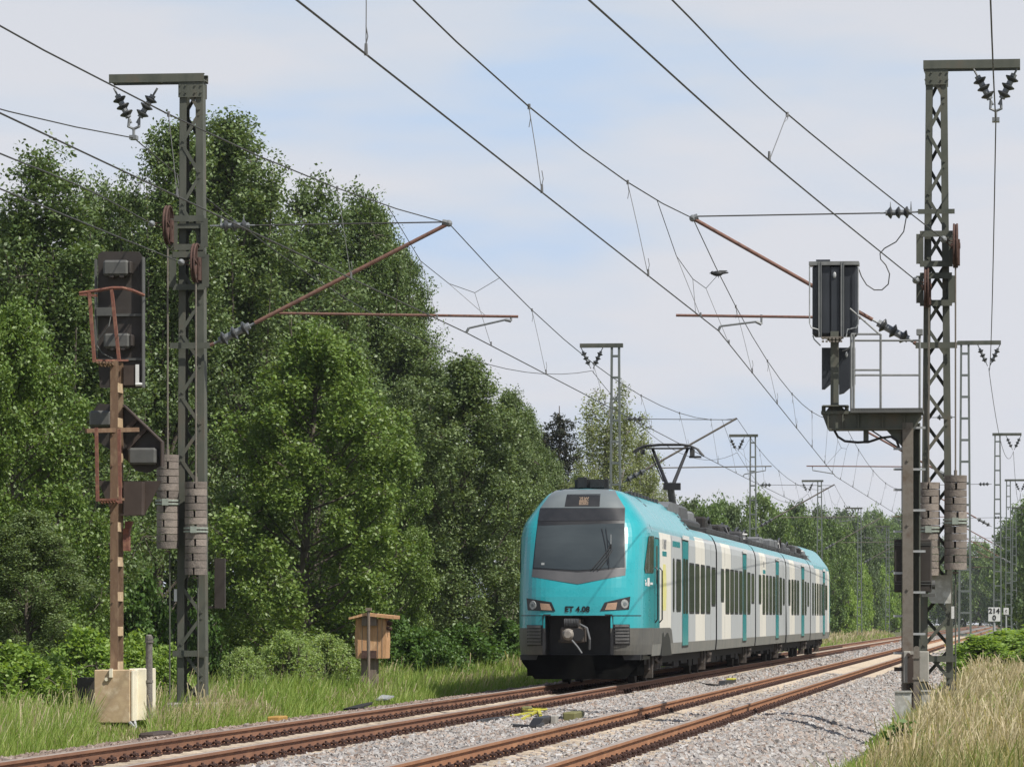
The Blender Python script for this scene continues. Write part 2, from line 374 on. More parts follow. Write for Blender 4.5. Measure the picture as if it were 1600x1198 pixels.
mg = stonemat('pale_ballast_stone', [(.30, .28, .26), (.40, .385, .37), (.25, .225, .205), (.47, .455, .44), (.34, .32, .31), (.30, .235, .195), (.37, .36, .35), (.17, .155, .145), (.42, .39, .36), (.26, .19, .15), (.36, .30, .26)])
mbr = stonemat('brown_ballast_stone', [(.20, .145, .115), (.27, .21, .17), (.15, .11, .09), (.32, .265, .225), (.23, .165, .135), (.36, .31, .27)])
stones_obj('pale_gravel', [(-8.35, -6.75, 38, 110, 36000, .068), (-4.25, -2.3, 38, 110, 44000, .072), (-8.3, -6.8, 110, 330, 9000, .075), (-4.2, -2.3, 110, 330, 9000, .075), (-6.15, -4.85, 38, 130, 15000, .05), (-7.0, -6.4, 38, 120, 5000, .05), (-4.6, -4.1, 38, 120, 6000, .05), (-8.7, -8.2, 38, 120, 5000, .05)], mg)
stones_obj('brown_gravel', [(-13.0, -10.9, 40, 100, 36000, .07), (-13.0, -10.9, 100, 200, 4000, .08), (-9.9, -9.2, 40, 120, 3000, .05)], mbr)

# ------------------------------------------------------------------ tracks
def rail_mesh(x, mats, parent, y0=18, y1=880):
    pr = [(-.075, -.172), (.075, -.172), (.075, -.160), (.025, -.146), (.009, -.135), (.009, -.052), (.036, -.038), (.036, -.006), (.030, 0), (-.030, 0), (-.036, -.006), (-.036, -.038), (-.009, -.052), (-.009, -.135), (-.025, -.146), (-.075, -.160)]
    yy = [y0, 40, 70, 110, 200, 400, y1]
    b = MB(); k = len(pr)
    for i in range(len(yy) - 1):
        for j in range(k):
            j2 = (j + 1) % k
            b.mi = 1 if j in (7, 8, 9) else 0
            b.add([(x + pr[j][0], yy[i], pr[j][1]), (x + pr[j2][0], yy[i], pr[j2][1]), (x + pr[j2][0], yy[i + 1], pr[j2][1]), (x + pr[j][0], yy[i + 1], pr[j][1])], [(0, 1, 2, 3)])
    b.mi = 0; b.add([(x + a, y0, z) for a, z in pr], [tuple(range(k))]); b.add([(x + a, y1, z) for a, z in pr], [tuple(range(k))])
    return b.build('rail', mats, parent)
def sleeper_rows(b, xc, y):
    st = [(-1.30, -.235), (-1.22, -.190), (-.95, -.182), (-.56, -.176), (-.35, -.205), (0, -.225), (.35, -.205), (.56, -.176), (.95, -.182), (1.22, -.190), (1.30, -.235)]
    P = []
    for dx, z in st:
        P.append([(xc + dx, y - .15, z - .16), (xc + dx, y - .085, z - .012), (xc + dx, y - .065, z), (xc + dx, y + .065, z), (xc + dx, y + .085, z - .012), (xc + dx, y + .15, z - .16)])
    b.grid(P)
def clip_rows(b, x, y):
    b.bx(x - .165, x + .165, y - .07, y + .07, -.186, -.174)
    for sgn in (-1, 1):
        cx = x + sgn * .115
        b.bx(cx - .045, cx + .045, y - .075, y + .075, -.178, -.150)
        b.cyl((cx, y, -.150), (cx, y, -.085), .017, .017, 6); b.cyl((cx, y, -.135), (cx, y, -.108), .03, .03, 6)
        for q in (-1, 1):
            b.tube([(x + sgn * .062, y + q * .02, -.138), (cx - sgn * .01, y + q * .075, -.112), (cx + sgn * .03, y + q * .078, -.118), (cx + sgn * .045, y + q * .03, -.135)], .013, 5)
SP = .63
YS0 = 36.0
def track(xc, label, rmats):
    t = empty('railway_track', (xc, 40, -.3), label, 'railway track', 'railway tracks')
    for dx in (-.7535, .7535): rail_mesh(xc + dx, rmats, t)
    b = MB(); sleeper_rows(b, xc, YS0); s0 = b.build('sleeper', M['sleeper'], t, smooth=30)
    c0 = MB(); clip_rows(c0, xc - .7535, YS0); k1 = c0.build('rail_clip', M['clip'], s0)
    c1 = MB(); clip_rows(c1, xc + .7535, YS0); k2 = c1.build('rail_clip', M['clip'], s0)
    rr = random.Random(int(-xc * 10))
    for i in range(1, 100):
        s = s0.copy(); COL.objects.link(s); s.parent = t; s.location = Vector((rr.uniform(-.012, .012), i * SP, rr.uniform(-.006, .004)))
        for k in (k1, k2):
            q = k.copy(); COL.objects.link(q); q.parent = s
    # the rest of the sleepers
    b = MB(); c = MB()
    for i in range(100, 560):
        y = YS0 + i * SP; sleeper_rows(b, xc, y)
        if y < 240:
            clip_rows(c, xc - .7535, y); clip_rows(c, xc + .7535, y)
    o = b.build('sleeper', M['sleeper'], t); o['kind'] = 'stuff'
    o = c.build('rail_clip', M['clip'], t); o['kind'] = 'stuff'
    return t
XL, XR = -9.58, -5.51
track(XL, 'left railway track under the train, rust brown rails on pale sleepers', [M['railweb'], M['railtop']])
track(XR, 'empty right railway track beside the pale gravel, orange rust rails', [M['railweb2'], M['railtop']])
# ------------------------------------------------------------------ the train
YN = 92.5
SIDE = XT_SIDE = XL + 1.41
train = empty('commuter_train', (XL, YN + 45, 0), 'turquoise, silver and cream five-car electric commuter train with raised pantograph', 'train')
DOME = [(1.385, .62), (1.41, .88), (1.41, 1.23), (1.41, 1.5), (1.41, 2.0), (1.41, 2.55), (1.41, 2.9), (1.408, 3.2), (1.385, 3.36), (1.345, 3.48), (1.27, 3.60), (1.16, 3.75), (1.05, 3.90), (.94, 4.04), (.84, 4.14), (.72, 4.21), (.5, 4.25), (0, 4.27)]
LOW = [(1.385, .62), (1.41, .88), (1.41, 1.23), (1.41, 1.5), (1.41, 2.0), (1.41, 2.55), (1.41, 2.9), (1.408, 3.2), (1.385, 3.36), (1.345, 3.46), (1.29, 3.56), (1.19, 3.65), (1.05, 3.70), (.9, 3.72), (.7, 3.735), (.4, 3.745), (0, 3.75)]
zs = [p[1] for p in DOME]; ws = [p[0] for p in DOME]
def w_of(z): return float(np.interp(z, zs, ws))
Y0P = [(.1, .55), (.5, .22), (.75, .1), (1.0, .03), (1.25, 0), (1.6, .01), (1.9, .05), (2.2, .13), (2.5, .25), (3.0, .50), (3.4, .74), (3.8, 1.0), (3.95, 1.12), (4.1, 1.28), (4.2, 1.5), (4.25, 1.75), (4.27, 2.0)]
def y0_of(z): return float(np.interp(z, [p[0] for p in Y0P], [p[1] for p in Y0P]))
LN, NE = 2.3, 3.8
def nose_y(x, z):
    w = max(w_of(z), .03); q = min(abs(x) / w, 1.0); y0 = y0_of(z)
    return y0 + (LN - y0) * (1 - (1 - q ** NE) ** (1 / NE))
def nose_hit(px, py):
    y = .3
    for _ in range(25):
        p = onY(px, py, YN + y); y = .6 * y + .4 * nose_y(p.x - XL, p.z)
    p = onY(px, py, YN + y); return p.x - XL, p.z
def c6(x, y): return nose_hit(780 + x / 3.525, 740 + y / 3.525)
def side_hit(px, py):
    # where the ray through a pixel meets the right flank (nose curve or straight side)
    z = 2.2
    for _ in range(4):
        best = None
        for i in range(500):
            yl = .05 + 4.0 * i / 500; y0 = y0_of(z)
            q = 1.0 if yl >= LN else (1 - (1 - min(max((yl - y0) / (LN - y0), 0), 1)) ** NE) ** (1 / NE)
            X = XL + w_of(z) * q; Y = YN + yl
            d = Y * CT - X * ST; u = (X * CT + Y * ST) / d * F + HX
            if yl > 1.0 and (best is None or abs(u - px) < best[0]): best = (abs(u - px), X, Y, d)
        z = EYE - (py - HY) / F * best[3]
    return Vector((best[1], best[2], z))
def nose_patch(b, bl, br, tr, tl, off, n=10, m=8):
    P = []
    for i in range(m + 1):
        v = i / m; row = []
        for j in range(n + 1):
            u = j / n
            x = (1 - v) * ((1 - u) * bl[0] + u * br[0]) + v * ((1 - u) * tl[0] + u * tr[0])
            z = (1 - v) * ((1 - u) * bl[1] + u * br[1]) + v * ((1 - u) * tl[1] + u * tr[1])
            e = .01
            gx = (nose_y(x + e, z) - nose_y(x - e, z)) / (2 * e); gz = (nose_y(x, z + e) - nose_y(x, z - e)) / (2 * e)
            nrm = Vector((gx, -1, gz)).normalized()
            p = Vector((XL + x, YN + nose_y(x, z), z)) + nrm * off
            row.append(p)
        P.append(row)
    b.grid(P)

M['noseskirt'] = pmat('shaded_nose_skirt_paint', (.085, .085, .078), (.12, .115, .10), 2.0, rough=.6)  # skirt grey with the shade of the front face painted in
def nose_shell(name, sgn, yb):
    # sgn=1: nose tip at yb looking towards -y; sgn=-1: nose tip at yb looking towards +y
    zr = [.66, .75, .88, 1.05, 1.23, 1.235, 1.36, 1.495, 1.5, 1.505, 1.7, 1.9, 2.1, 2.3, 2.5, 2.7, 2.9, 3.05, 3.2, 3.3, 3.4, 3.5, 3.6, 3.7, 3.8, 3.88, 3.95, 4.0, 4.05, 4.1, 4.14, 4.18, 4.21, 4.235, 4.25, 4.262, 4.27]
    tt = [R(t) for t in (-90, -84, -78, -72, -66, -60, -54, -48, -42, -36, -30, -24, -19, -15, -11, -7, -3.5, 0)]
    xs = []
    q = [math.sin(t) for t in tt]
    q = [-(abs(v) ** .62) if v else 0 for v in q]
    q = q + [-v for v in q[-2::-1]]
    P = []
    for z in zr:
        w = w_of(z); row = []
        for u in q:
            x = u * w
            row.append(Vector((XL + x, yb + sgn * nose_y(x, z), z)))
        P.append(row)
    b = MB()
    for i in range(len(zr) - 1):
        for j in range(len(q) - 1):
            zc = (zr[i] + zr[i + 1]) / 2; xc = (P[i][j].x + P[i][j + 1].x) / 2 - XL
            if zc < 1.495 and abs(xc) < .70: continue
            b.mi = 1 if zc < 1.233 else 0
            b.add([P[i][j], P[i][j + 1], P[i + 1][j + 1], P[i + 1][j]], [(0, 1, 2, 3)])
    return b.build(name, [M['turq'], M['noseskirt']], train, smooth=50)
nose = nose_shell('cab_front', 1, YN)

# opening in the bumper and the snow plough under it
b = MB()
yy = YN
b.bx(XL - .74, XL + .74, yy + .9, yy + 1.0, .62, 1.52)
b.bx(XL - .76, XL - .70, yy + .06, yy + .95, .66, 1.50); b.bx(XL + .70, XL + .76, yy + .06, yy + .95, .66, 1.50)
b.bx(XL - .74, XL + .74, yy + .03, yy + .95, 1.50, 1.53)
b.bx(XL - 1.30, XL + 1.30, yy + .55, yy + 2.9, .55, .66)
b.build('coupler_recess', M['black'], train)
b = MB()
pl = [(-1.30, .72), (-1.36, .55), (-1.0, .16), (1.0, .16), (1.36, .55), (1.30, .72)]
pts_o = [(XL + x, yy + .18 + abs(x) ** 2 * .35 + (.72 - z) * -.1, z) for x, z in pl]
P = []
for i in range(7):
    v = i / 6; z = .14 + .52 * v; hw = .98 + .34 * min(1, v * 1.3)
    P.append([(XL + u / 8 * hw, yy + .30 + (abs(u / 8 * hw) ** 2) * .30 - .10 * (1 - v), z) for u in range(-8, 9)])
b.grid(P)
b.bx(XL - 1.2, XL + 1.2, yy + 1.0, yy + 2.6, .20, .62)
b.build('snow_plough', pmat('shaded_black_plough_paint', (.003, .003, .003), (.006, .006, .0055), 4, rough=1, spec=0), train, smooth=30)  # black paint taken deeper to hold the recess shade under the nose
# side return of the lower cab skirt (dark, down to rail guards) and thin split line above the bumper
b = MB()
for s in (-1, 1):
    x0, x1 = (.72, 1.30) if s > 0 else (-1.30, -.72)
    nose_patch(b, (x0, 1.492), (x1, 1.492), (x1, 1.510), (x0, 1.510), .004, 14, 1)
nose_patch(b, (-.70, 1.492), (.70, 1.492), (.70, 1.505), (-.70, 1.505), .004, 14, 1)
b.build('panel_gap', M['black'], train)

# windscreen assembly
b = MB()
TL, TR = c6(226, 190), c6(693, 189); BL, BR, BC = c6(185, 524), c6(697, 521), c6(432, 543)
TC = ((TL[0] + TR[0]) / 2, (TL[1] + TR[1]) / 2)
nose_patch(b, BL, BC, TC, TL, .006, 10, 12); nose_patch(b, BC, BR, TR, TC, .006, 10, 12)
b.build('windscreen_frame', M['black'], train, smooth=True)
b = MB()
gl = [c6(213, 288), c6(688, 274), c6(690, 514), c6(432, 532), c6(192, 517)]
gtc = ((gl[0][0] + gl[1][0]) / 2, (gl[0][1] + gl[1][1]) / 2)
nose_patch(b, gl[4], gl[3], gtc, gl[0], .013, 10, 12); nose_patch(b, gl[3], gl[2], gl[1], gtc, .013, 10, 12)
ws_ = b.build('windscreen', M['screen'], train, smooth=True)
b = MB()
for px0, py0, px1, py1 in [(508, 528, 612, 398), (524, 530, 618, 410), (545, 530, 622, 420), (600, 500, 566, 300), (606, 520, 588, 300)]:
    a = nose_hit(780 + px0 / 3.525, 740 + py0 / 3.525); c = nose_hit(780 + px1 / 3.525, 740 + py1 / 3.525)
    n = 5
    pts = []
    for i in range(n + 1):
        x = a[0] + (c[0] - a[0]) * i / n + .02 * math.sin(i / n * 3.1); z = a[1] + (c[1] - a[1]) * i / n
        pts.append((XL + x, YN + nose_y(x, z) - .035, z))
    b.tube(pts, .011 if px0 < 560 else .006, 5)
k = c6(616, 392); b.tube([(XL + k[0], YN + nose_y(*k) - .05, k[1] - .12), (XL + k[0], YN + nose_y(*k) - .05, k[1] + .02)], .02, 6)
b.build('wiper', M['black'], ws_)
b = MB(); k = c6(616, 385); b.tube([(XL + k[0], YN + nose_y(*k) - .045, k[1] - .03), (XL + k[0], YN + nose_y(k[0], k[1]) - .02, k[1] + .20)], .008, 5)
b.build('wiper_arm', M['galv'], ws_)
b = MB(); k = c6(233, 503); nose_patch(b, k, (k[0] + .07, k[1]), (k[0] + .07, k[1] + .05), (k[0], k[1] + .05), .016, 1, 1)
b.build('sticker', M['lens'], ws_)
b = MB()
nose_patch(b, c6(214, 262), c6(690, 258), c6(688, 194), c6(227, 196), .013, 14, 6)
b.build('upper_windscreen_panel', M['screen2'], train, smooth=True)
b = MB()
VL, VR, VC = c6(180, 567), c6(694, 559), c6(432, 607)
nose_patch(b, VL, VC, BC, BL, .005, 10, 4); nose_patch(b, VC, VR, BR, BC, .005, 10, 4)
b.build('grey_nose_band', M['bandgrey'], train, smooth=True)
b = MB()
nose_patch(b, c6(227, 189), c6(693, 188), (.62, 4.245), (-.68, 4.245), .005, 20, 12)
b.build('grey_front_cap', M['cabgrey'], train, smooth=True)
b = MB()
nose_patch(b, c6(361, 182), c6(553, 181), c6(558, 113), c6(374, 115), .010, 8, 6)
dsp = b.build('destination_display', M['black'], train, smooth=True)
b = MB()
rr = random.Random(3)
D0, D1 = c6(440, 172), c6(496, 128)
for i in range(10):
    for j in range(8):
        if rr.random() < .22: continue
        x0 = D0[0] + (D1[0] - D0[0]) * i / 10; z0 = D0[1] + (D1[1] - D0[1]) * j / 8
        dx = (D1[0] - D0[0]) / 10 * .6; dz = (D1[1] - D0[1]) / 8 * .55
        nose_patch(b, (x0, z0), (x0 + dx, z0), (x0 + dx, z0 + dz), (x0, z0 + dz), .013, 1, 1)
b.build('lit_dots', M['led'], dsp)

def headlight(pts, lens, refl):
    b = MB(); nose_patch(b, *[c6(*p) for p in pts], .008, 8, 5)
    h = b.build('headlight', M['black'], train, smooth=True)
    x, z = c6(*lens)
    c = Vector((XL + x, YN + nose_y(x, z), z)); gx = (nose_y(x + .01, z) - nose_y(x - .01, z)) / .02
    n = Vector((gx, -1, 0)).normalized()
    b = MB(); b.cyl(c + n * .006, c + n * .02, .098, .09, 20); b.build('lens', M['lens'], h, smooth=30)
    b = MB(); b.cyl(c + n * .02, c + n * .026, .045, .04, 14); b.build('bulb', M['cabgrey'], h)
    b = MB()
    A, B, C_, D = [c6(*p) for p in refl]
    for i in range(6):
        u0, u1 = i / 6, (i + .72) / 6
        lerp = lambda P, Q, t: (P[0] + (Q[0] - P[0]) * t, P[1] + (Q[1] - P[1]) * t)
        nose_patch(b, lerp(A, D, u0), lerp(B, C_, u0), lerp(B, C_, u1), lerp(A, D, u1), .014, 3, 1)
    b.build('reflector', M['amber'], h)
headlight([(158, 751), (310, 757), (288, 706), (152, 684)], (187, 723), [(232, 748), (292, 751), (277, 715), (226, 711)])
headlight([(556, 754), (714, 746), (721, 675), (580, 708)], (690, 716), [(583, 748), (642, 746), (650, 706), (596, 712)])
def grille(p):
    A, B, C_, D = [c6(*q) for q in p]
    x0, x1 = A[0], B[0]; z0, z1 = A[1], D[1]
    b = MB()
    nose_patch(b, A, B, C_, D, .012, 6, 6)
    g = b.build('bumper_grille', M['black'], train)
    for i in range(6):
        v = .10 + i * .155
        b = MB()
        for q in range(6):
            pass
        za = z0 + (z1 - z0) * v
        xa, xb = x0 + .03, x1 - .03
        nose_patch(b, (xa, za), (xb, za), (xb, za + .038), (xa, za + .038), .045, 6, 1)
        nose_patch(b, (xa, za + .038), (xb, za + .038), (xb, za + .05), (xa, za + .05), .016, 6, 1)
        b.build('louvre', pmat('louvre_grey', (.07, .068, .065), (.09, .088, .085), 8, rough=.5) if 'louvre' not in M else M['louvre'], g)
M['louvre'] = pmat('louvre_grey', (.09, .088, .085), (.12, .118, .115), 8, rough=.5)
grille([(157, 948), (243, 944), (241, 832), (155, 832)])
grille([(630, 942), (719, 940), (717, 828), (627, 828)])
# coupler
b = MB()
cx = XL + c6(412, 890)[0]; cz = 1.12; cy = YN - .18
b.cbox(cx - .27, cx + .25, cy, cy + .45, cz - .20, cz + .14, .03)
b.bx(cx - .20, cx + .14, cy + .1, cy + .9, cz + .14, cz + .3); b.bx(cx - .32, cx - .26, cy + .05, cy + .2, cz - .20, cz - .14)
b.bx(cx - .1, cx + .12, cy + .4, cy + 1.2, cz - .12, cz + .1)
cp = b.build('coupler', M['undergrime'], train)
b = MB(); b.cyl((cx - .10, cy - .15, cz - .02), (cx - .10, cy, cz - .02), .075, .13, 16); b.build('coupler_cone', pmat('worn_coupler_steel', (.22, .20, .17), (.3, .27, .24), 15, rough=.5), cp, smooth=30)
b = MB(); b.cyl((cx + .11, cy - .03, cz - .02), (cx + .11, cy + .01, cz - .02), .135, .135, 18); b.build('coupler_cup', M['black'], cp)
b = MB()
for i in range(9): b.cyl((cx - .19 + i * .035, cy + .05, cz + .22), (cx - .165 + i * .035, cy + .05, cz + .22), .10, .10, 14)
b.build('corrugated_bellows', M['roofdark'], cp)
b = MB()
b.tube([(cx + .14, cy + .05, cz + .2), (cx + .3, cy - .02, cz + .12), (cx + .36, cy - .02, cz - .12), (cx + .34, cy + .1, cz - .34)], .022, 6)
b.tube([(cx - .02, cy - .05, cz - .14), (cx + .12, cy - .08, cz - .3), (cx + .2, cy - .1, cz - .42)], .02, 6)
b.build('coupler_hose', M['roofgear'], cp)

def text(body, size, name, mat, parent, loc, rot, extrude=.001, align='CENTER', sx=1.0):
    cu = bpy.data.curves.new('lettering_curve', 'FONT'); cu.body = body; cu.size = size; cu.extrude = extrude; cu.offset = size * .035
    cu.align_x = align; cu.align_y = 'CENTER'; cu.space_character = 1.05
    o = bpy.data.objects.new('lettering_tmp', cu); COL.objects.link(o)
    dg = bpy.context.evaluated_depsgraph_get(); dg.update()
    me = bpy.data.meshes.new_from_object(o.evaluated_get(dg)); bpy.data.objects.remove(o)
    me.transform(Matrix.Diagonal((sx, 1, 1, 1)))
    me.transform(Matrix.Translation(Vector(loc) - origin(parent)) @ rot.to_4x4())
    me.materials.clear(); me.materials.append(mat)
    o = bpy.data.objects.new(name, me); COL.objects.link(o); o.parent = parent
    return o
FRONT = Matrix.Rotation(R(90), 3, 'X')                                   # faces -y
RIGHT = Matrix.Rotation(R(90), 3, 'Z') @ Matrix.Rotation(R(90), 3, 'X')   # faces +x
x, z = c6(430, 746)
yo = YN + max(nose_y(x - .2, z), nose_y(x + .2, z), nose_y(x, z + .06)) - .02 - .02
t_ = text('ET 4.08', .165, 'fleet_number', M['ink'], train, (XL + x, YN + nose_y(x, z) - .035, z), Matrix.Rotation(math.atan2(nose_y(x, z + .05) - nose_y(x, z - .05), .1) * -1, 3, 'X') @ FRONT)

o0 = origin(t_)
for v in t_.data.vertices: v.co.y = YN + nose_y(v.co.x + o0.x - XL, v.co.z + o0.z) - .008 - o0.y - (.002 if v.co.y < 0 else 0)
# ---- car bodies
def YS(px): return onX(px, 900, SIDE).y
J = [YS(p) for p in (1119.5, 1180.6, 1228, 1266.3)]
YEND = YS(1299.5)
FRY = YN + LN
def stripe(y, st):
    for a, c, m in st:
        if a <= y <= c: return m
    return 1
def car(y0, y1, prof_pairs, stripes, dome=None):
    # prof_pairs: profile list; materials: 0 skirt, 1 silver, 2 cream, 3 turquoise, 4 roof
    cuts = sorted(set([y0, y1] + [v for a, c, m in stripes for v in (a, c) if y0 < v < y1] + ([dome] if dome and y0 < dome < y1 else [])))
    b = MB()
    for i in range(len(cuts) - 1):
        a, c = cuts[i], cuts[i + 1]; ym = (a + c) / 2
        pr = prof_pairs(ym)
        for s in (1, -1):
            for j in range(len(pr) - 1):
                (w0, z0), (w1, z1) = pr[j], pr[j + 1]; zc = (z0 + z1) / 2
                if z1 <= .881: m = 0
                elif pr is DOME: m = stripe(ym, stripes) if zc < 3.40 else 3
                else: m = stripe(ym, stripes) if zc < 3.45 else (3 if zc < 3.66 else 4)
                b.mi = m
                b.add([(XL + s * w0, a, z0), (XL + s * w0, c, z0), (XL + s * w1, c, z1), (XL + s * w1, a, z1)], [(0, 1, 2, 3) if s > 0 else (3, 2, 1, 0)])
        b.mi = 0; b.add([(XL - 1.385, a, .62), (XL + 1.385, a, .62), (XL + 1.385, c, .62), (XL - 1.385, c, .62)], [(3, 2, 1, 0)])
    for yv in (y0, y1):
        pr = prof_pairs((y0 + .01) if yv == y0 else (y1 - .01))
        b.mi = 5; b.add([(XL + w_, yv, z_) for w_, z_ in pr] + [(XL - w_, yv, z_) for w_, z_ in pr[::-1][1:]], [tuple(range(2 * len(pr) - 1))])
    if dome:
        b.mi = 4
        pd = [(XL + w_, dome, z_) for w_, z_ in DOME[9:]]; pd = pd + [(2 * XL - x, y, z) for x, y, z in pd[::-1][1:]]
        b.add(pd, [tuple(range(len(pd)))])
    return b.build('car_body', [M['skirt'], M['silver'], M['cream'], M['turq'], M['roof'], M['black']], train, smooth=35)
def rrect(y0, y1, z0, z1, r, n=3):
    pts = []
    for cy, cz, a0 in ((y1 - r, z1 - r, 0), (y0 + r, z1 - r, 90), (y0 + r, z0 + r, 180), (y1 - r, z0 + r, 270)):
        for i in range(n + 1):
            a = R(a0 + 90 * i / n); pts.append((cy + r * math.cos(a), cz + r * math.sin(a)))
    return pts
def window(body, p0, p1, z0=1.58, z1=2.76):
    y0, y1 = YS(p0), YS(p1); r = min(.13, (y1 - y0) * .3)
    for s in (1, -1):
        b = MB(); b.prism([(SIDE if s > 0 else 2 * XL - SIDE, y, z) for y, z in rrect(y0 - .03, y1 + .03, z0 - .03, z1 + .03, r)], (s * .004, 0, 0))
        wn = b.build('window', M['black'], body)
        b = MB(); b.prism([(SIDE if s > 0 else 2 * XL - SIDE, y, z) for y, z in rrect(y0 + .02, y1 - .02, z0 + .02, z1 - .02, r)], (s * .009, 0, 0))
        # the pane is kept in the same mesh as the rim so that the window stays one sub-part
        me = wn.data; pm = MB(); o0 = origin(wn)
        base = len(me.vertices)
        vs = [tuple(v.co) for v in me.vertices] + [(x - o0.x, y - o0.y, z - o0.z) for x, y, z in b.v]
        fs = [tuple(p.vertices) for p in me.polygons] + [tuple(i + base for i in f) for f in b.f]
        nm = [0] * len(me.polygons) + [1] * len(b.f)
        me.clear_geometry(); me.from_pydata(vs, [], fs); me.materials.append(M['glass']); me.polygons.foreach_set('material_index', nm); me.update(); fix_normals(me)
def door(body, p0, p1, zt=3.28):
    y0, y1 = YS(p0), YS(p1)
    for s in (1, -1):
        xs = SIDE if s > 0 else 2 * XL - SIDE
        b = MB(); b.prism([(xs, y, z) for y, z in rrect(y0 - .07, y1 + .07, .76, zt + .06, .05)], (s * .003, 0, 0)); b.build('door_seal', M['black'], body)
        b = MB(); b.prism([(xs, y0, .80), (xs, y1, .80), (xs, y1, zt), (xs, y0, zt)], (s * .006, 0, 0))
        d = b.build('door', M['turq'], body)
        me = d.data; me.materials.append(M['glass']); me.materials.append(M['white'])
        g = MB(); yc = (y0 + y1) / 2
        g.mi = 1
        for a, c in ((y0 + .12, yc - .05), (yc + .05, y1 - .12)): g.prism([(xs, y, z) for y, z in rrect(a, c, 1.55, 2.86, .1)], (s * .011, 0, 0))
        g.mi = 2; g.prism([(xs, y0 - .02, zt + .03), (xs, y1 + .02, zt + .03), (xs, y1 + .02, zt + .13), (xs, y0 - .02, zt + .13)], (s * .03, 0, 0))
        o0 = origin(d); base = len(me.vertices)
        vs = [tuple(v.co) for v in me.vertices] + [(x - o0.x, y - o0.y, z - o0.z) for x, y, z in g.v]
        fs = [tuple(p.vertices) for p in me.polygons] + [tuple(i + base for i in f) for f in g.f]
        nm = [0] * len(me.polygons) + g.m
        me.clear_geometry(); me.from_pydata(vs, [], fs); me.polygons.foreach_set('material_index', nm); me.update(); fix_normals(me)
GAP = .24
YD = 107.2
C_ = lambda p0, p1: (YS(p0), YS(p1), 2)
T_ = lambda y0, y1: (y0, y1, 3)
cars = []
c1 = car(FRY, J[0] - GAP, lambda y: DOME if y < YD else LOW, [(FRY - .1, YS(1030.6), 3), C_(1031.2, 1048.5), C_(1086.6, 1101.5)], dome=YD)
for a, c in ((1051.2, 1053.8), (1056.6, 1063.8)): window(c1, a, c, 1.62, 2.80)
for a, c in ((1076.8, 1084.6), (1086.2, 1092.8), (1094.7, 1101.2), (1103.2, 1109.8)): window(c1, a, c)
window(c1, 1111.6, 1117.8, 1.78, 2.74)
door(c1, 1066.2, 1075)
c2 = car(J[0] + GAP, J[1] - GAP, lambda y: LOW, [C_(1128, 1142)])
window(c2, 1126.3, 1131.2, 1.9, 2.74)
for a, c in ((1133.5, 1139.6), (1140.8, 1146.6), (1147.8, 1153.4), (1154.8, 1159.8)): window(c2, a, c)
for a, c in ((1167.6, 1172.4),): window(c2, a, c)
window(c2, 1174, 1178.4, 1.9, 2.74); door(c2, 1160.6, 1166)
c3 = car(J[1] + GAP, J[2] - GAP, lambda y: LOW, [C_(1187.5, 1197)])
window(c3, 1185.5, 1189.4, 1.9, 2.74)
for a, c in ((1191.4, 1195.2), (1196.6, 1200.6), (1202, 1206), (1207.4, 1211.4)): window(c3, a, c)
window(c3, 1217.8, 1221.6); window(c3, 1223.2, 1226, 1.9, 2.74); door(c3, 1212.2, 1216.6)
c4 = car(J[2] + GAP, J[3] - GAP, lambda y: LOW, [C_(1233.8, 1241.8)])
window(c4, 1231.8, 1235, 1.9, 2.74)
for a, c in ((1236.6, 1239.8), (1240.8, 1244.2), (1245.2, 1248.4)): window(c4, a, c)
window(c4, 1257.4, 1260); window(c4, 1261.4, 1264, 1.9, 2.74); door(c4, 1252.2, 1256.4)
YR = YEND - LN
YD2 = YEND - 14.5
c5 = car(J[3] + GAP, YR, lambda y: DOME if y > YD2 else LOW, [C_(1274.8, 1280.6), (YR - 1.6, YR + 1, 2)], dome=YD2)
for a, c in ((1269, 1271.4), (1272.8, 1275.2), (1276.4, 1278.8), (1280, 1282.4), (1283.4, 1285.6)): window(c5, a, c)
window(c5, 1289.2, 1292.6, 1.8, 2.74); door(c5, 1285.9, 1288.6)
rear = nose_shell('cab_front', -1, YEND)
# thin vertical panel seams between the body panels
for body, pxs in ((c1, (1049.4, 1065.2, 1076, 1101.9, 1110.6)), (c2, (1132.4, 1142.6, 1160, 1167, 1173.2)), (c3, (1190.4, 1197.6, 1211.8, 1217.2)), (c4, (1236, 1242.3, 1251.6, 1257)), (c5, (1272.2, 1281, 1288.9))):
    b = MB()
    for px in pxs:
        y = YS(px)
        for z0, z1 in ((.90, 1.50), (2.84, 3.36)): b.prism([(SIDE, y, z0), (SIDE, y + .05, z0), (SIDE, y + .05, z1), (SIDE, y, z1)], (.002, 0, 0))
    b.build('seam_lines', M['greyink'], body)
# gangways
for j in J:
    b = MB()
    for i in range(5):
        y = j - GAP - .02 + i * (2 * GAP + .04) / 4; sc_ = 1.0 if i % 2 == 0 else .97
        pass
    P = []
    for i in range(9):
        y = j - GAP - .02 + i * (2 * GAP + .04) / 8; k = -.20 if i % 2 else -.27
        ring = [(1.15, .66)] + [(w_ + k, z_ + (k if z_ > 3.4 else 0)) for w_, z_ in LOW[1:]]
        ring = ring + [(-a, z) for a, z in ring[::-1][1:]]
        P.append([(XL + a, y, z) for a, z in ring])
    b.grid(P); b.build('gangway_bellows', M['black'], train)
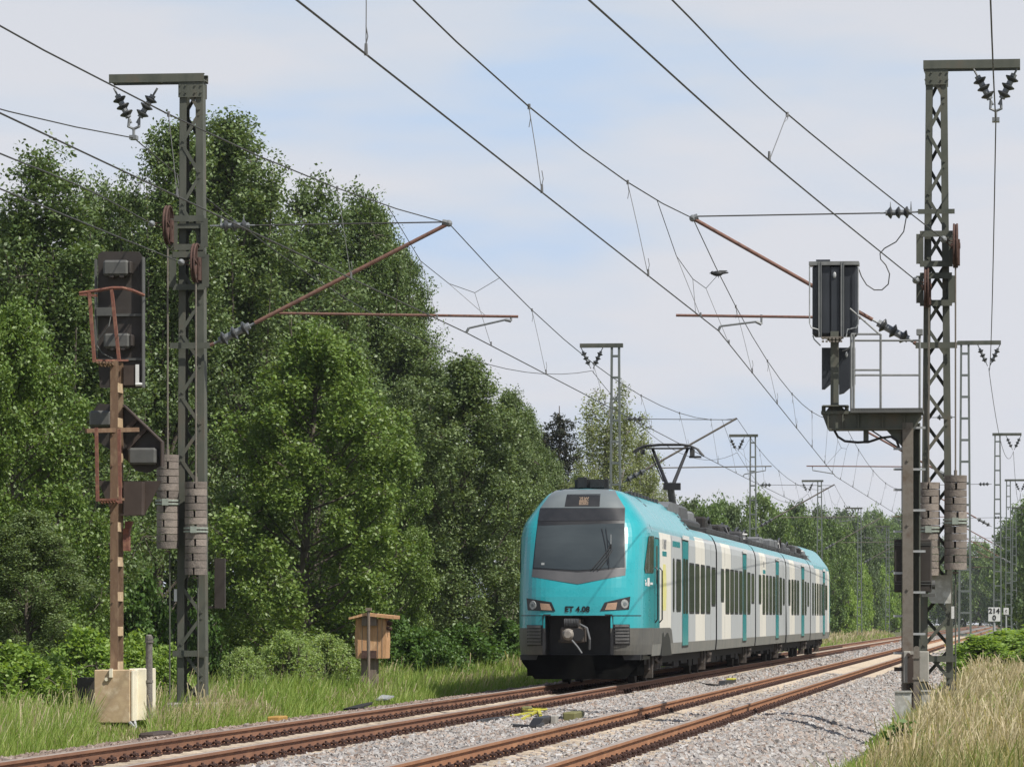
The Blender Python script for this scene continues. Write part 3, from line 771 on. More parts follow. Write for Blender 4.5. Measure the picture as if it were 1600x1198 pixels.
# cab side: door, side window, handrail, yellow mark, logo, small lettering (right side; same on the left)
for s in (1, -1):
    xs = SIDE if s > 0 else 2 * XL - SIDE
    b = MB(); rows = []
    for i in range(9):
        v = i / 8; row = []
        for j in range(6):
            u = j / 5; pl_ = np.interp(v, [0, .12, 1], [1007.6, 1006.3, 1013]); pr_ = 1020.7 + .5 * v
            q = side_hit(pl_ + (pr_ - pl_) * u, 894.5 - 57.5 * v)
            row.append(Vector((q.x + .012 if s > 0 else 2 * XL - q.x - .012, q.y - .006, q.z)))
        rows.append(row)
    b.grid(rows); b.build('cab_side_window', M['glass'], train, smooth=True)
    b = MB()
    y0, y1 = YS(1023.2), YS(1029.2)
    for a, c, z0, z1 in ((y0, y0 + .025, 1.24, 3.2), (y1, y1 + .025, 1.24, 3.2), (y0, y1, 3.2, 3.225)): b.prism([(xs, a, z0), (xs, c, z0), (xs, c, z1), (xs, a, z1)], (s * .003, 0, 0))
    cd = b.build('cab_door', M['black'], train)
    b = MB(); b.prism([(xs, y, z) for y, z in rrect(y0 + .3, y1 - .35, 2.2, 3.05, .1)], (s * .008, 0, 0)); b.build('cab_door_window', M['glass'], cd)
    b = MB()
    for yq in (y0 - .07, y1 + .09): b.tube([(xs + s * .01, yq, 1.35), (xs + s * .07, yq, 1.42), (xs + s * .07, yq, 2.5), (xs + s * .01, yq, 2.57)], .018, 6)
    b.build('handrail', M['black'], train)
b = MB(); b.prism([(SIDE, y, z) for y, z in [(YS(1035.3), 1.62), (YS(1040.5), 1.62), (YS(1041.5), 2.05), (YS(1040.6), 2.5), (YS(1040.2), 2.66), (YS(1036), 2.66)]], (.003, 0, 0))
b.build('yellow_patch', M['yellow'], c1)
b = MB(); b.prism([(SIDE, y, z) for y, z in [(YS(1034.8), 2.84), (YS(1041.5), 2.84), (YS(1041.5), 2.95), (YS(1034.8), 2.95)]], (.003, 0, 0))
b.prism([(SIDE, y, z) for y, z in [(YS(1051), 3.10), (YS(1062.5), 3.10), (YS(1062.5), 3.23), (YS(1051), 3.23)]], (.003, 0, 0)); b.build('turquoise_name_panel', M['turq'], c1)
text('5 1037', .30, 'side_number', M['greyink'], c1, (SIDE + .004, (YS(1033.8) + YS(1042.5)) / 2, 3.10), RIGHT, sx=1.15)
text('5 10', .24, 'side_number', M['greyink'], c3, (SIDE + .004, (YS(1190.5) + YS(1196)) / 2, 3.1), RIGHT, sx=1.2)
b = MB(); b.prism([(SIDE, y, z) for y, z in [(YS(1192), 2.82), (YS(1196), 2.82), (YS(1196), 2.94), (YS(1192), 2.94)]], (.003, 0, 0)); b.build('turquoise_name_panel', M['turq'], c3)
b = MB()
for px0, px1, z0, z1 in [(1003.6, 1005, 2.17, 2.26), (1004.6, 1009, 2.25, 2.29), (1005.5, 1006.6, 2.15, 2.25), (1007.3, 1009.8, 2.16, 2.22), (1011, 1014.5, 2.15, 2.33), (1015.4, 1019.6, 2.18, 2.23), (1005, 1015, 2.215, 2.235)]:
    pp = []
    for px, z in ((px0, z0), (px1, z0), (px1, z1), (px0, z1)):
        p = side_hit(px, HY - (z - EYE) * 71.0); pp.append(p + Vector((.008, -.004, 0)))
    b.add(pp, [(0, 1, 2, 3)])
b.build('white_logo', M['white'], nose)

# pantograph
YP = 117.0
pn = MB(); xk, zk = XL - .02, 5.03
pn.bx(XL - .6, XL + .6, YP + .3, YP + 2.6, 3.86, 3.95)
for sx in (-.5, .5):
    for sy in (.4, 2.5): pn.cyl((XL + sx, YP + sy, 3.74), (XL + sx, YP + sy, 3.88), .07, .07, 10)
pg = pn.build('pantograph', M['roofgear'], train)
b = MB(); b.tube([(XL, YP + 1.5, 3.95), (xk, YP - .1, zk)], [.12, .095], 12); b.build('lower_arm', M['roofgear'], pg, smooth=30)
b = MB(); b.tube([(xk - .06, YP - .12, zk - .05), (XL - .61, YP + 1.15, 6.06)], [.055, .04], 8); b.tube([(xk + .06, YP - .12, zk - .05), (XL + .36, YP + 1.15, 6.06)], [.055, .04], 8)
b.bx(xk - .18, xk + .28, YP - .2, YP - .02, zk - .14, zk + .05); b.tube([(xk - .2, YP, zk + .1), (XL - .62, YP + 1.1, 5.85)], .018, 5)
b.build('upper_arm', M['black'], pg)
b = MB()
for dy in (-.25, .25):
    b.tube([(XL - 1.12, YP + 1.15 + dy, 5.96), (XL - .98, YP + 1.15 + dy, 6.06), (XL - .8, YP + 1.15 + dy, 6.13), (XL - .4, YP + 1.15 + dy, 6.16), (XL + .2, YP + 1.15 + dy, 6.16), (XL + .45, YP + 1.15 + dy, 6.12), (XL + .62, YP + 1.15 + dy, 6.04), (XL + .78, YP + 1.15 + dy, 5.85)], .03, 6)
b.bar((XL - .8, YP + 1.15, 6.06), (XL + .5, YP + 1.15, 6.06), .5, .03)
b.bx(XL + .42, XL + .54, YP + 1.05, YP + 1.25, 5.85, 6.04); b.bx(XL + .4, XL + .72, YP + 1.0, YP + 1.3, 5.80, 5.85)
b.bx(XL - .92, XL - .82, YP + 1.05, YP + 1.25, 5.9, 6.04)
b.build('contact_strip', M['roofdark'], pg)

# roof equipment
def gear(p0, p1, top, mat, x0=-.95, x1=1.0, name='roof_equipment_box', ch=.06):
    y0, y1 = YS(p0), YS(p1); b = MB(); b.cbox(XL + x0, XL + x1, y0, y1, 3.70, top, ch)
    return b.build(name, mat, train)
b = MB(); xs0 = c6(470, 80)
b.bx(XL - .42, XL + .46, YN + 2.2, YN + 2.6, 4.22, 4.30); b.bx(XL - .30, XL + .44, YN + 2.25, YN + 2.5, 4.28, 4.48); b.bx(XL - .22, XL - .02, YN + 2.1, YN + 2.3, 4.3, 4.52); b.bx(XL + .06, XL + .36, YN + 2.1, YN + 2.3, 4.3, 4.47)
b.tube([(XL - .95, YN + 2.6, 4.08), (XL - .6, YN + 2.4, 4.26), (XL + .4, YN + 2.4, 4.28)], .022, 6); b.build('roof_horn', M['black'], train)
b = MB(); rr = random.Random(5)
for i in range(9):
    y = YN + 4 + i * .85; b.bx(XL + .62, XL + .78, y, y + .4, 4.18, 4.25 + .03 * rr.random())
b.tube([(XL + .72, YN + 3, 4.20)] + [(XL + .7, YN + 4 + i, 4.24) for i in range(8)], .03, 6); b.build('roof_cable_duct', M['roofdark'], train)
b = MB()
ang = [(.72, 4.07), (1.32, 3.51)]
for i in range(7):
    t = .12 + i * .12
    for dy in (0.25, .62):
        x = .72 + .60 * t; z = np.interp(x, ws[::-1], zs[::-1]) + .006
        x2 = x + .045; z2 = np.interp(x2, ws[::-1], zs[::-1]) + .006
        for s in (1, -1): b.add([(XL + s * x, YD - dy - .28, z), (XL + s * x, YD - dy, z), (XL + s * x2, YD - dy, z2), (XL + s * x2, YD - dy - .28, z2)], [(0, 1, 2, 3)])
b.build('louvred_vent', M['black'], c1)
b = MB()
for s in (1, -1):
    for i in range(9):
        x = .50 + .09 * i; yv = YN + 4.0 + .3 * i
    b.add([(XL + s * x, YN + 3.0 + (x - .55) * 5, np.interp(x, ws[::-1], zs[::-1]) + .008) for x in (.58, .7, .85, 1.0)] + [(XL + s * x, YN + 3.35 + (x - .55) * 5, np.interp(x, ws[::-1], zs[::-1]) + .008) for x in (1.0, .85, .7, .58)], [(0, 1, 6, 7), (1, 2, 5, 6), (2, 3, 4, 5)])
b.build('roof_gutter', M['black'], c1)
b = MB(); yq = YS(1073)
b.prism([(XL - .9, yq, 3.72), (XL - .9, yq, 4.12), (XL - .9, yq + .7, 4.26), (XL - .9, yq + 3.6, 4.26), (XL - .9, yq + 3.6, 3.72)], (1.85, 0, 0)); b.build('roof_equipment_box', M['roofgear'], train)
gear(1089, 1099.5, 4.25, M['roofgear']); gear(1100.5, 1106.5, 4.16, M['roofgear'], -.8, 1.05)
gear(1086, 1110, 3.92, M['roofdark'], -1.1, 1.15); gear(1108, 1113, 4.2, M['roofdark'], -.5, .95); gear(1114, 1118, 4.1, M['roofgear'], -.4, .9)
rr = random.Random(11)
def arcs(p0, p1, n, hmax):
    y0, y1 = YS(p0), YS(p1)
    b = MB()
    for i in range(n):
        y = y0 + (y1 - y0) * (i + .5) / n; x = XL + rr.uniform(-.3, .95); h = rr.uniform(.25, hmax); l = rr.uniform(.5, 1.2)
        b.tube([(x + rr.uniform(-.2, .2), y - l, 3.74), (x, y - l * .8, 3.74 + h * .8), (x, y, 3.74 + h), (x, y + l * .7, 3.74 + h * .75), (x + rr.uniform(-.2, .2), y + l, 3.74)], .035, 6)
    b.build('roof_cable', M['black'], train)
for p0, p1, q in [(1122, 1178, 5), (1184, 1226, 5), (1231, 1262, 5), (1268, 1276, 2)]:
    q = int(q * 1.6); pw = (p1 - p0) / q
    for i in range(q):
        a = p0 + i * pw + rr.uniform(0, .1) * pw; c = a + pw * rr.uniform(.45, .85)
        gear(a, c, rr.uniform(3.88, 4.16), M[rr.choice(['roofdark', 'roofgear', 'roofgear', 'under'])], rr.uniform(-1.0, -.5), rr.uniform(.75, 1.1))
        gear(a - .1 * pw, c + .2 * pw, 3.84, M['roofdark'], -1.05, 1.12, 'roof_equipment_base', .02)
    arcs(p0, p1, q * 2, .5)
    b = MB()
    yv = YS(p0 + 2.2); b.cyl((XL + .85, yv, 3.74), (XL + .85, yv, 3.98), .12, .12, 12); b.cyl((XL + .85, yv, 3.98), (XL + .85, yv, 4.02), .2, .2, 12)
    b.build('roof_vent_pot', M['white'], train)

# underframe and bogies
b = MB()
b.bx(XL - 1.15, XL + 1.15, YN + 3, YEND - 3, .42, .64); 
rr = random.Random(21)
y = YN + 10
while y < YEND - 4:
    l = rr.uniform(.8, 2.2); b.bx(XL - 1.12, XL + 1.12, y, y + l, rr.uniform(.26, .42), .63); y += l + rr.uniform(.1, .8)
b.build('underframe', M['under'], train)
def bogie(yc, near=False):
    b = MB()
    for s in (1, -1):
        x = XL + s * 1.05
        b.bar((x, yc - 1.75, .62), (x, yc + 1.75, .62), .16, .2)
        b.bx(x - .1, x + .16 if s > 0 else x + .1, yc - 1.6, yc - 1.1, .36, .62); b.bx(x - .1, x + .12, yc + 1.1, yc + 1.6, .36, .62)
        b.cyl((x + s * .06, yc - .35, .3), (x + s * .06, yc - .35, .75), .13, .13, 10); b.cyl((x + s * .06, yc + .35, .3), (x + s * .06, yc + .35, .75), .13, .13, 10)
        b.tube([(x + s * .18, yc - 1.2, .55), (x + s * .2, yc - .3, .45), (x + s * .18, yc + .9, .6)], .03, 6)
        b.bx(x, x + s * .2, yc - 2.05, yc - 1.8, .12, .5); b.bx(x + s * .05, x + s * .15, yc - 2.35, yc - 2.05, .3, .65)
    b.bx(XL - 1.1, XL + 1.1, yc - .3, yc + .3, .3, .6)
    bo = b.build('bogie', M['undergrime'], train)
    for dy in (-1.35, 1.35):
        for s in (1, -1):
            b = MB(); x = XL + s * .7535
            b.cyl((x - .065, yc + dy, .43), (x + .065, yc + dy, .43), .43, .43, 28); b.cyl((x - s * .065, yc + dy, .43), (x - s * .09, yc + dy, .43), .46, .46, 28)
            b.build('wheel', M['under'], bo)
    return bo
for yc in [YN + 6.1] + J + [YEND - 6.1]: bogie(yc)
# bogie cut-out in the front skirt
for s in (1, -1):
    xs = SIDE if s > 0 else 2 * XL - SIDE
    b = MB()
    b.prism([(xs, YS(1033.2), .6), (xs, YS(1034.4), 1.08), (xs, YS(1036), 1.14), (xs, YS(1038.5), 1.0), (xs, YS(1040.8), 1.1), (xs, YS(1043.5), 1.12), (xs, YS(1046.5), .98), (xs, YS(1049.3), .6)], (s * .006, 0, 0))
    b.build('bogie_opening', M['black'], train)
    b = MB()
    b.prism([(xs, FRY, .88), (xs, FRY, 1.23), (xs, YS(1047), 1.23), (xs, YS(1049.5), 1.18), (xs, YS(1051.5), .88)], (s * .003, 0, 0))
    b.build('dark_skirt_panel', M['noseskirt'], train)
# ------------------------------------------------------------------ catenary masts
STA = 72.0
def insul(b, p0, p1, n=3, r=.11, rod=.035, t0=.3, t1=.7):
    # b.mi 0 = core, 1 = sheds
    p0 = Vector(p0); p1 = Vector(p1); d = p1 - p0; u = d.normalized()
    b.mi = 0; b.tube([p0, p1], rod * .55, 6); b.tube([p0 + d * (t0 - .12), p0 + d * (t1 + .12)], rod * 1.5, 8)
    b.mi = 1
    for i in range(n):
        c = p0 + d * (t0 + (t1 - t0) * (i / max(n - 1, 1)))
        b.tube([c - u * .035, c - u * .012, c + u * .004, c + u * .05], [rod * 1.5, r, r, rod * 1.6], 14)
    b.mi = 0
def lattice(b, X, Y, zb, zt, wb, wt, n=12, lw=.10, dy=.30, skip=()):
    for s in (-1, 1):
        xb, xt = X + s * wb / 2, X + s * wt / 2
        # channel leg: web (outer) and two flanges
        b.bar((xb, Y, zb), (xt, Y, zt), .012, dy, (0, 1, 0)) if False else None
        for (ox, oy, sx, sy) in ((0, 0, .014, dy), (-s * lw / 2, -dy / 2, lw, .014), (-s * lw / 2, dy / 2, lw, .014)):
            vs = []
            for (xx, zz) in ((xb, zb), (xt, zt)):
                for a, c in ((-1, -1), (1, -1), (1, 1), (-1, 1)): vs.append((xx + ox + a * sx / 2, Y + oy + c * sy / 2, zz))
            b.add(vs, [(0, 3, 2, 1), (4, 5, 6, 7), (0, 1, 5, 4), (1, 2, 6, 5), (2, 3, 7, 6), (3, 0, 4, 7)])
    for i in range(n):
        za, zc = zb + (zt - zb) * i / n, zb + (zt - zb) * (i + 1) / n
        wa, wc = wb + (wt - wb) * i / n, wb + (wt - wb) * (i + 1) / n
        for f, yo in ((1, Y - dy / 2 - .012), (-1, Y + dy / 2 + .012)):
            sg = f if i % 2 == 0 else -f
            b.bar((X - sg * (wa / 2 - lw * .5), yo, za + .03), (X + sg * (wc / 2 - lw * .5), yo, zc - .03), .012, .07, (1, 0, 0)) if False else b.bar((X - sg * (wa / 2 - lw * .5), yo, za + .03), (X + sg * (wc / 2 - lw * .5), yo, zc - .03), .056, .012, (0, 1, 0))
            for (xx, zz) in ((X - sg * (wa / 2 - lw * .5), za + .05), (X + sg * (wc / 2 - lw * .5), zc - .05)):
                b.cyl((xx, yo - .018, zz), (xx, yo + .018, zz), .016, .016, 6)
def near_mast(side, label):
    # side -1: left of the tracks, +1: right of them. Real shapes taken where they stand, in the plane y = STA
    Y = STA
    P = lambda px, py: onY(px, py, Y)
    if side < 0: top, bot, wt, wb = P(302, 128), P(300, 1108), .38, .48
    else: top, bot, wt, wb = P(1462, 108), P(1465, 1112), .33, .54
    X = (top.x + bot.x) / 2
    t = empty('catenary_mast', (X, Y, bot.z), label, 'mast', 'overhead line masts')
    b = MB(); lattice(b, X, Y, bot.z, top.z, wb, wt, 20, .115 if side < 0 else .105, .28 if side > 0 else .27)
    b.bx(X - wt / 2 - .02, X + wt / 2 + .02, Y - .18, Y - .165, top.z - .28, top.z - .03); b.bx(X - wt / 2 - .02, X + wt / 2 + .02, Y + .165, Y + .18, top.z - .28, top.z - .03)
    zt = top.z
    for zz in (-.08, -.20):
        for xx in (-.18, -.08, .08, .18): b.cyl((X + xx, Y - .2, zt + zz), (X + xx, Y - .16, zt + zz), .018, .018, 6)
    zg = P(0, 1020 if side < 0 else 1027).z
    b.bx(X - wb / 2 - .06, X + wb / 2 + .06, Y - .22, Y - .19, zg - .05, zg + .05)
    b.build('lattice_frame', M['mast'], t)
    b = MB()
    for s in (-1, 1): b.cbox(X + s * wb / 2 - .16, X + s * wb / 2 + .16, Y - .3, Y + .3, bot.z - .3, bot.z + .12, .03)
    b.build('concrete_foot', M['conc'], t)
    # crossarm
    b = MB()
    if side < 0: xa, xb = P(174, 122).x, P(322, 124).x
    else: xa, xb = P(1443, 100).x, P(1594, 98).x
    b.bx(xa, xb, Y - .20, Y - .19, zt - .02, zt + .12); b.bx(xa, xb, Y - .19, Y - .12, zt + .105, zt + .12); b.bx(xa, xb, Y - .19, Y - .12, zt - .02, zt - .005)
    b.bx(xa, xb, Y + .19, Y + .20, zt - .02, zt + .12); b.bx(xa, xb, Y + .12, Y + .19, zt + .105, zt + .12)
    for xx in (xa + .03, (xa + xb) / 2, xb - .03): b.bx(xx - .03, xx + .03, Y - .19, Y + .19, zt, zt + .02)
    b.build('crossarm', M['mast'], t)
    vb = P(209, 200) if side < 0 else P(1556, 172)
    tops = [P(178, 138), P(246, 138)] if side < 0 else [P(1521, 108), P(1591, 104)]
    for q in tops:
        b = MB(); e = Vector((vb.x + (q.x - vb.x) * .12, Y, vb.z + (q.z - vb.z) * .12)); insul(b, (q.x, Y, q.z), e, 3, .115, .034, .32, .72); b.build('insulator', [M['insulgrey'], M['insul']], t, smooth=30)
    b = MB(); b.tube([(vb.x + (tops[0].x - vb.x) * .22, Y, vb.z + (tops[0].z - vb.z) * .22), (vb.x - .09, Y, vb.z + .02), (vb.x, Y, vb.z - .02), (vb.x + .09, Y, vb.z + .02), (vb.x + (tops[1].x - vb.x) * .22, Y, vb.z + (tops[1].z - vb.z) * .22)], .028, 6)
    b.tube([(vb.x, Y, vb.z - .02), (vb.x, Y, vb.z - .16)], .025, 6); b.bx(vb.x - .06, vb.x + .06, Y - .1, Y + .1, vb.z - .2, vb.z - .13); b.build('feeder_clamp', M['insulgrey'], t)
    FEED[side] = Vector((vb.x, Y, vb.z - .17))
    # cantilever
    if side < 0:
        tip, foot, regA, regB = P(704, 351), P(331, 541), P(440, 491), P(812, 496); tieA, tieB = P(331, 354), P(694, 349); i0, i1 = P(402, 506), P(338, 538); ti0, ti1 = P(332, 355), P(402, 354)
        st = [P(801, 503), P(792, 501), P(735, 514), P(731, 521)]
    else:
        tip, foot, regA, regB = P(1084, 343), P(1436, 541), P(1346, 498), P(1058, 494); tieA, tieB = P(1439, 333), P(1092, 340); i0, i1 = P(1364, 501), P(1428, 536); ti0, ti1 = P(1440, 333), P(1376, 335)
        st = [P(1191, 508), P(1183, 504), P(1127, 511), P(1124, 518)]
    yc = Y - .22
    V = lambda p: Vector((p.x, yc, p.z))
    b = MB(); b.tube([V(tip), V(i0)], .034, 10); b.tube([V(i1), V(foot)], .03, 8); b.build('cantilever_tube', M['rusttube'], t, smooth=30)
    b = MB(); insul(b, V(i0), V(i1), 3, .12, .04, .25, .75); b.build('insulator', [M['insulgrey'], M['insul']], t, smooth=30)
    b = MB(); b.tube([V(ti1), V(tieB)], .013, 6); b.build('top_tie', M['wire'], t)
    b = MB(); insul(b, V(ti0), V(ti1), 3, .10, .03, .35, .75)
    b.mi = 0
    for p in (ti0, ti1):
        q = V(p) * .75 + V(ti0 if p is ti1 else ti1) * .25; b.tube([q, q + Vector((0, 0, .18))], [.02, .004], 5)
    b.build('insulator', [M['insulgrey'], M['insul']], t, smooth=30)
    b = MB(); b.tube([V(tieB) + Vector((-.0, 0, 0)), V(tip)], .05, 8); b.ball(V(tip), .06, .06, .06); b.build('cantilever_head', M['insulgrey'], t)
    b = MB(); b.tube([V(regA), V(regB)], .023, 8); b.build('registration_tube', M['rusttube'], t, smooth=30)
    b = MB(); s0 = V(regA) * .9 + V(regB) * .1
    q = [V(p) for p in st]; b.tube(q[:2], .03, 6); b.tube([q[1], q[2]], .019, 6); b.tube([q[2], q[3]], .024, 6); b.tube([Vector((q[0].x, yc, regB.z)), q[0]], .02, 6)
    b.build('steady_arm', M['insulgrey'], t)
    STEADY[side] = q[3]; TIP[side] = V(tip)
    # bracket collars, wheel frames and pulleys
    b = MB()
    def frame(px0, py0, px1, py1):
        A, B = P(px0, py0), P(px1, py1)
        for zz in (A.z, B.z):
            b.bx(A.x, B.x, Y - .29, Y - .275, zz - .05, zz + .05); b.bx(A.x, B.x, Y - .27, Y - .18, zz - .008, zz + .008)
        for xx in (A.x, B.x): b.bx(xx - .06, xx + .06, Y - .285, Y - .275, B.z, A.z); b.bx(xx - .006, xx + .006, Y - .27, Y - .15, B.z, A.z)
    if side < 0:
        frame(277, 344, 324, 388); frame(275, 400, 326, 450); wheels = [(263, 352, 30, 4.5), (306, 411, 30, 4.5)]
    else:
        frame(1438, 368, 1489, 414); frame(1438, 433, 1488, 475); wheels = [(1493, 384, 33, 5), (1448, 449, 30, 5)]
    b.build('wheel_bracket', M['mast'], t)
    b = MB(); b.bx(X - .34, X + .34, Y - .26, Y - .245, V(foot).z - .05, V(foot).z + .05); b.build('cantilever_bracket', M['mast'], t)
    b = MB(); b.bx(X - .3, X + .3, Y - .26, Y - .245, V(ti0).z - .04, V(ti0).z + .04); b.build('tie_bracket', M['mast'], t)
    for (px, py, rad, hw) in wheels:
        c = onY(px, py, Y - .42); r_ = rad / 94.5
        b = MB()
        n = 26
        for dx in (-.025, .025):
            b.tube([(c.x + dx, c.y + r_ * math.cos(2 * math.pi * i / n), c.z + r_ * math.sin(2 * math.pi * i / n)) for i in range(n + 1)], .018, 6)
        b.tube([(c.x, c.y + r_ * .93 * math.cos(2 * math.pi * i / n), c.z + r_ * .93 * math.sin(2 * math.pi * i / n)) for i in range(n + 1)], .022, 6)
        for i in range(5):
            a = 2 * math.pi * i / 5 + .4; b.bar(c, (c.x, c.y + r_ * math.cos(a), c.z + r_ * math.sin(a)), .03, .06, (1, 0, 0))
        b.cyl((c.x - .08, c.y, c.z), (c.x + .08, c.y, c.z), .05, .05, 10); b.bx(c.x - .015, c.x + .015, c.y, Y - .2, c.z - .06, c.z + .06)
        b.bx(c.x + .04, c.x + .07, c.y - .05, c.y + .2, c.z - r_ * .9, c.z + r_ * .3)
        b.build('tension_wheel', M['rustwheel'], t, smooth=30)
    return t, X
FEED, STEADY, TIP = {}, {}, {}
mastL, XML = near_mast(-1, 'lattice mast beside the trees with red cantilever arm over the left track')
mastR, XMR = near_mast(1, 'lattice mast right of both tracks with cantilever arm reaching left')
# extra things on the right mast
b = MB(); A, B = onY(1451, 898, STA - .2), onY(1486, 942, STA - .2)
b.prism([(A.x, A.y, A.z), (B.x, A.y, A.z), (B.x, A.y, B.z), (A.x + .05, A.y, B.z), (A.x, A.y, B.z + .08)], (0, -.012, 0)); b.build('metal_plate', M['plate'], mastR)
b = MB(); A, B = onY(1486.5, 947, STA - .19), onY(1491, 966, STA - .19); b.prism([(A.x, A.y, A.z), (B.x, A.y, A.z), (B.x, A.y, B.z), (A.x, A.y, B.z)], (0, -.006, 0)); b.build('small_plate', M['white'], mastR)
b = MB(); A, B = onY(272, 920, STA - .21), onY(276.5, 939, STA - .21); b.prism([(A.x, A.y, A.z), (B.x, A.y, A.z), (B.x, A.y, B.z), (A.x, A.y, B.z)], (0, -.006, 0)); b.build('small_plate', M['white'], mastL)
b = MB(); A, B = onY(336, 872, STA + .3), onY(352, 950, STA + .3); b.bx(A.x, B.x, A.y - .05, A.y + .05, B.z, A.z); b.bx(XML + .2, A.x, A.y - .02, A.y + .02, B.z, B.z + .04); b.build('brown_panel', M['sigbrown'], mastL)

# tension weights: each hangs from its wheel on a rod
def weights(cx, py0, py1, n, rodtop, label, slots, Y, strap):
    a, c = onY(cx, py0, Y), onY(cx, py1, Y); h = (a.z - c.z) / n; r_ = .185
    t = empty('tension_weight', (a.x, Y, c.z), label, 'weight', 'tension weight stacks on the masts')
    b = MB(); b.tube([(a.x, Y, rodtop), (a.x, Y, a.z - .05)], .016, 6); b.tube([(a.x, Y, c.z - .03), (a.x, Y, c.z - .06)], .05, 8); b.tube([(a.x, Y, a.z), (a.x, Y, a.z + .08)], .03, 6)
    b.build('rod', M['mastrust'], t)
    rr = random.Random(int(cx))
    for i in range(n):
        z0 = c.z + i * h; b = MB(); ang0 = (-90 + rr.uniform(-12, 12)) if (i + slots) % 2 else 90 + rr.uniform(-30, 30)
        m = 28; ring = [R(ang0 + 6 + (348) * k / m) for k in range(m + 1)]
        rj = r_ * rr.uniform(.985, 1.01)
        pts = [(a.x + rj * math.cos(q), Y + rj * math.sin(q)) for q in ring] + [(a.x + .03 * math.cos(ring[-1]), Y + .03 * math.sin(ring[-1])), (a.x + .03 * math.cos(ring[0]), Y + .03 * math.sin(ring[0]))]
        # chamfered disc with a slot
        b.prism([(x, y, z0 + .004) for x, y in pts], (0, 0, h - .010)); b.build('weight_disc', M['weight'], t, smooth=30)
    b = MB(); zs_ = a.z - (a.z - c.z) * strap
    m = 24
    for k in range(m):
        q0, q1 = 2 * math.pi * k / m, 2 * math.pi * (k + 1) / m
        for zz in (zs_, zs_ - .055):
            b.bar((a.x + .20 * math.cos(q0), Y + .20 * math.sin(q0), zz), (a.x + .20 * math.cos(q1), Y + .20 * math.sin(q1), zz), .012, .03)
    b.bx(a.x - .05, a.x + .05, Y - .23, Y - .20, zs_ - .08, zs_ + .03); b.build('strap', M['strap'], t)
    return t
zW = lambda py: onY(0, py, STA - .42).z
weights(262, 710, 857, 13, zW(360), 'higher of the two grey weight stacks on the left mast', 0, STA - .42, .49)
weights(306, 752, 898, 13, zW(415), 'lower of the two grey weight stacks on the left mast', 1, STA - .45, .50)
weights(1451, 753, 899, 13, zW(452), 'left grey weight stack on the right mast, partly behind the signal post', 1, STA - .42, .49)
weights(1493, 742, 890, 13, zW(390), 'right grey weight stack on the right mast, clear of the signal post', 0, STA - .45, .47)
# guide rods of the weights (part of the masts)
b = MB()
for px in (263, 307): p = onY(px, 860, STA - .42); b.tube([(p.x + .02, p.y + .02, onY(px, 860, STA).z), (p.x + .02, p.y + .02, .1)], .014, 6)
b.build('guide_rod', M['mast'], mastL)
b = MB()
for px in (1493,): p = onY(px, 890, STA - .42); b.tube([(p.x, p.y, onY(px, 890, STA).z), (p.x, p.y, .1)], .014, 6)
b.build('guide_rod', M['mast'], mastR)

# ---- far masts: two posts with battens, copied along the line
def far_mast(side, X, Y, label):
    z0, zt = -.5, 10.45
    t = empty('catenary_mast', (X, Y, z0), label, 'mast', 'overhead line masts')
    b = MB(); wb, wt = .40, .24; sg = -side          # track direction
    for s in (-1, 1):
        vs = []
        for ww, zz in ((wb, z0), (wt, zt)):
            for a, c in ((-1, -1), (1, -1), (1, 1), (-1, 1)): vs.append((X + s * ww / 2 + a * .034, Y + c * .09, zz))
        b.add(vs, [(0, 3, 2, 1), (4, 5, 6, 7), (0, 1, 5, 4), (1, 2, 6, 5), (2, 3, 7, 6), (3, 0, 4, 7)])
    for i in range(15):
        z = z0 + .7 + i * .71; ww = wb + (wt - wb) * (z - z0) / (zt - z0)
        b.bx(X - ww / 2 + .03, X + ww / 2 - .03, Y - .095, Y - .08, z - .035, z + .035); b.bx(X - ww / 2 + .03, X + ww / 2 - .03, Y + .08, Y + .095, z - .035, z + .035)
    b.build('post_frame', M['mastfar'], t)
    b = MB(); xa, xb = X + side * 1.18, X - side * .25; b.bx(min(xa, xb), max(xa, xb), Y - .12, Y + .12, zt - .02, zt + .11); b.build('crossarm', M['mast'], t)
    xv = X + side * .78
    for xx in (X + side * 1.15, X + side * .42):
        b = MB(); insul(b, (xx, Y, zt - .02), (xv + (xx - xv) * .1, Y, zt - .72), 3, .10, .03, .3, .7); b.build('insulator', [M['insulgrey'], M['insul']], t)
    tip = (X + sg * 4.05, Y - .15, 8.05); foot = (X + sg * .28, Y - .15, 5.95)
    at = lambda k: tuple(tip[i] + (foot[i] - tip[i]) * k for i in range(3))
    b = MB(); b.tube([tip, at(.8)], .034, 8); b.build('cantilever_tube', M['mastrust'] if side < 0 else M['rusttube'], t)
    b = MB(); insul(b, at(.8), foot, 3, .12, .04, .2, .75); b.build('insulator', [M['insulgrey'], M['insul']], t)
    b = MB(); b.tube([(X + sg * .3, Y - .15, 8.05), (tip[0] - sg * .1, Y - .15, 8.0)], .013, 5); b.build('top_tie', M['wire'], t)
    b = MB(); insul(b, (X + sg * .28, Y - .15, 8.05), (X + sg * 1.0, Y - .15, 8.04), 3, .10, .03, .3, .75); b.build('insulator', [M['insulgrey'], M['insul']], t)
    k = at(.70); b = MB(); b.tube([(k[0], Y - .15, 6.42), (X + sg * 5.2, Y - .15, 6.46)], .022, 6)
    b.build('registration_tube', M['mastrust'] if side < 0 else M['rusttube'], t)
    b = MB(); b.tube([(X + sg * 5.0, Y - .15, 6.44), (X + sg * 5.0, Y - .15, 6.32), (X + sg * 4.3, Y - .15, 6.20), (X + sg * 4.25, Y - .15, 6.12)], .018, 5); b.build('steady_arm', M['insulgrey'], t)
    return t
XFL, XFR = -13.6, -2.05
